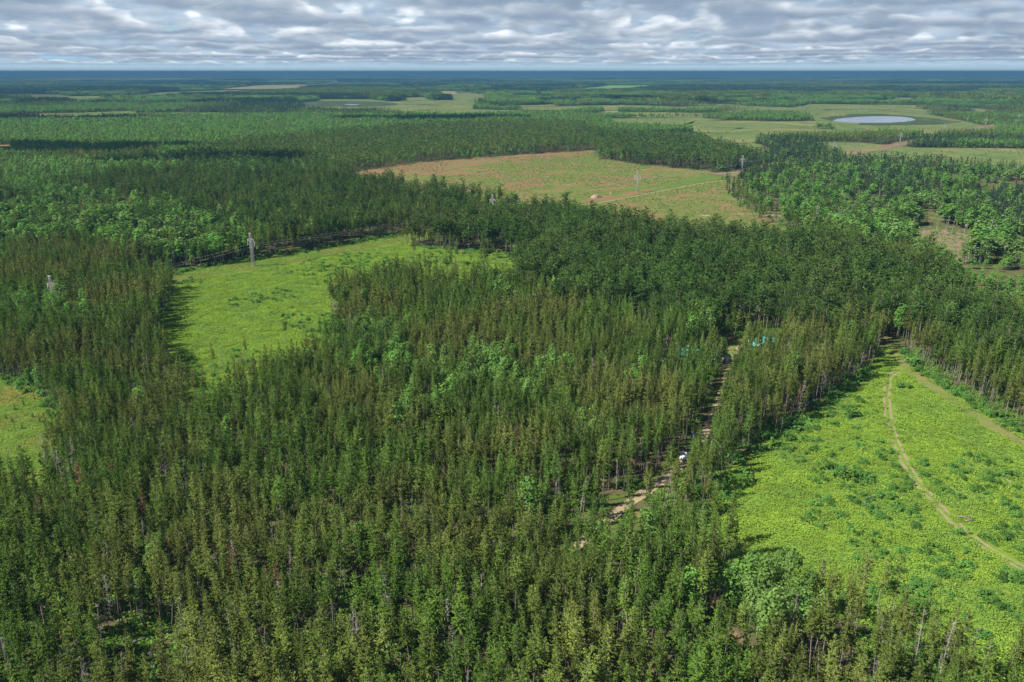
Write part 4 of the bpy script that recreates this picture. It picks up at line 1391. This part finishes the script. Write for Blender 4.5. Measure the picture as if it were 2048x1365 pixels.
# heap of chips by the lane, log pile by the meadow
def mound(name, p, L, W, Hh, yaw, mat, label, cat, seed):
    V, F = [], []
    n, m_ = 28, 12
    r = np.random.default_rng(seed)
    for i in range(m_ + 1):
        f = i / m_
        for j in range(n):
            a = 2 * math.pi * j / n
            q = 1 + 0.10 * math.sin(3 * a + seed) + 0.05 * r.normal()
            V.append((L / 2 * (1 - f) * q * math.cos(a), W / 2 * (1 - f) * q * math.sin(a), Hh * min(1.0, 1.75 * f) ** 0.75  * (1 + 0.04 * r.normal()) - 0.05))
    for i in range(m_):
        for j in range(n): F.append((i * n + j, i * n + (j + 1) % n, (i + 1) * n + (j + 1) % n, (i + 1) * n + j))
    o = link(name, mesh(name, V, F, mat, smooth=True), label=label, category=cat)
    o.location = (p[0], p[1], 0)
    o.rotation_euler = (0, 0, yaw)
mound('wood_chip_mound', at(1192, 396), 11, 7.0, 3.0, R_(15), M['chips'], 'large pale mound of chips beside the sandy lane', 'mound', 1)
mound('wood_chip_mound', at(1222, 388), 4, 3, 1.3, R_(0), M['chips'], 'small pale heap behind the large mound', 'mound', 2)
p = at(1716, 712)
r = np.random.default_rng(8)
for row in range(3):
    for k_ in range(6 - row):
        lg = link('log', MB().tube([(-2.4 + r.uniform(-.2, .2), 0, 0), (2.4 + r.uniform(-.2, .2), 0, 0)], 0.22, 8).mesh('log', [M['log']]), label=f"pale cut log in the {['bottom', 'middle', 'top'][row]} layer of the log pile under the pines", category='log', group='logs in the pile')
        lg.location = (p[0] + 0, p[1] + (k_ + row / 2) * 0.46, 0.22 + row * 0.4)
        lg.rotation_euler = (0, 0, R_(8))

# fallen grey logs in the bracken and the gaps
for j, (px, py, L, yaw) in enumerate([(1740, 1000, 3.5, 20), (1730, 1010, 3, 60), (1930, 1040, 4, -25), (1940, 1046, 3, 10), (270, 1290, 7, 35), (560, 1150, 5, 10), (2015, 965, 3, 100), (700, 1270, 6, 30), (230, 1190, 6, 5)]):
    q = at(px, py)
    lg = link('fallen_log', MB().tube([(-L / 2, 0, 0.3), (0, 0.1, 0.35), (L / 2, 0, 0.25)], [0.2, 0.16, 0.1], 7).tube([(L * .1, 0, .3), (L * .3, .6, .8)], [.06, .03], 4).mesh('fallen_log', [M['old_log']]), category='log', group='fallen logs',
              label=f"{'long' if L > 4.5 else 'short'} grey fallen log lying at the {place_words(px, py)} of the photo")
    lg.location = (q[0], q[1], 0.4)
    lg.rotation_euler = (0, 0, R_(yaw))

# ------------------------------------------------------------------ clouds whose shadows lie on the woods to the left
def cloud_mass(p, L, W, seed):
    r = np.random.default_rng(seed)
    bm = bmesh.new()
    for q in range(34):
        c = r.normal(0, 0.38, 2) * (L / 2, W / 2)
        rad = r.uniform(0.16, 0.34) * W
        m4 = Matrix.Translation((p[0] + c[0], p[1] + c[1], p[2] + rad * 0.35)) @ Matrix.Diagonal((1.3, 1.0, 0.62, 1))
        bmesh.ops.create_icosphere(bm, subdivisions=3, radius=rad, matrix=m4)
    for v in bm.verts:
        n = fbm(np.array([[v.co.x + v.co.z, v.co.y - v.co.z]]), 60, 4, 3)[0] - 0.5
        v.co += v.normal * n * min(90, W * 0.15)
        if v.co.z < p[2] - 20: v.co.z = p[2] - 20
    return bm
M['cloud'] = plain('cloud_white', (0.85, 0.86, 0.88), 1.0, 0, 0.03, 0.01)
def shade_at(px, py, L, W, seed, H=700.0):
    g = at(px, py, 12)
    d = H / math.tan(R_(SUN_EL))
    bm = cloud_mass((g[0] + d * math.sin(SUN_ROT), g[1] + d * math.cos(SUN_ROT), H), L, W, seed)
    me = bpy.data.meshes.new('clouds')
    bm.to_mesh(me); bm.free()
    me.materials.append(M['cloud'])
    return me
bm = bmesh.new()
for a in ((200, 296, 330, 110, 1), (450, 312, 260, 80, 13), (330, 286, 240, 60, 14), (40, 232, 900, 200, 2), (30, 285, 260, 100, 3), (150, 163, 5200, 1500, 5, 1800), (720, 160, 5200, 1300, 6, 1900), (1280, 157, 5200, 1500, 7, 2000), (1720, 161, 4200, 900, 8, 1800), (1980, 168, 2600, 700, 9, 1500), (480, 176, 1500, 400, 10, 1300), (1380, 200, 700, 200, 11, 900), (860, 232, 500, 170, 12, 800)): bm.from_mesh(shade_at(*a))
me = bpy.data.meshes.new('clouds')
bm.to_mesh(me); bm.free()
me.materials.append(M['cloud'])
link('clouds', me, kind='stuff')

# ------------------------------------------------------------------ haze over the land
def haze():
    m, g = new_mat('haze')
    pv = g.n('ShaderNodeVolumePrincipled')
    pv.inputs['Color'].default_value = (0.085, 0.215, 0.37, 1)
    pv.inputs['Density'].default_value = 1.1e-4
    pv.inputs['Anisotropy'].default_value = 0.0
    o = g.n('ShaderNodeOutputMaterial')
    g.t.links.new(pv.outputs[0], o.inputs['Volume'])
    mb = MB().box((-60000, -60000, -2.0), (60000, 60000, 130.0))
    link('haze', mb.mesh('haze', [m]), kind='stuff')
haze()
print('trees', len(TP), 'objects', len(scene.objects))
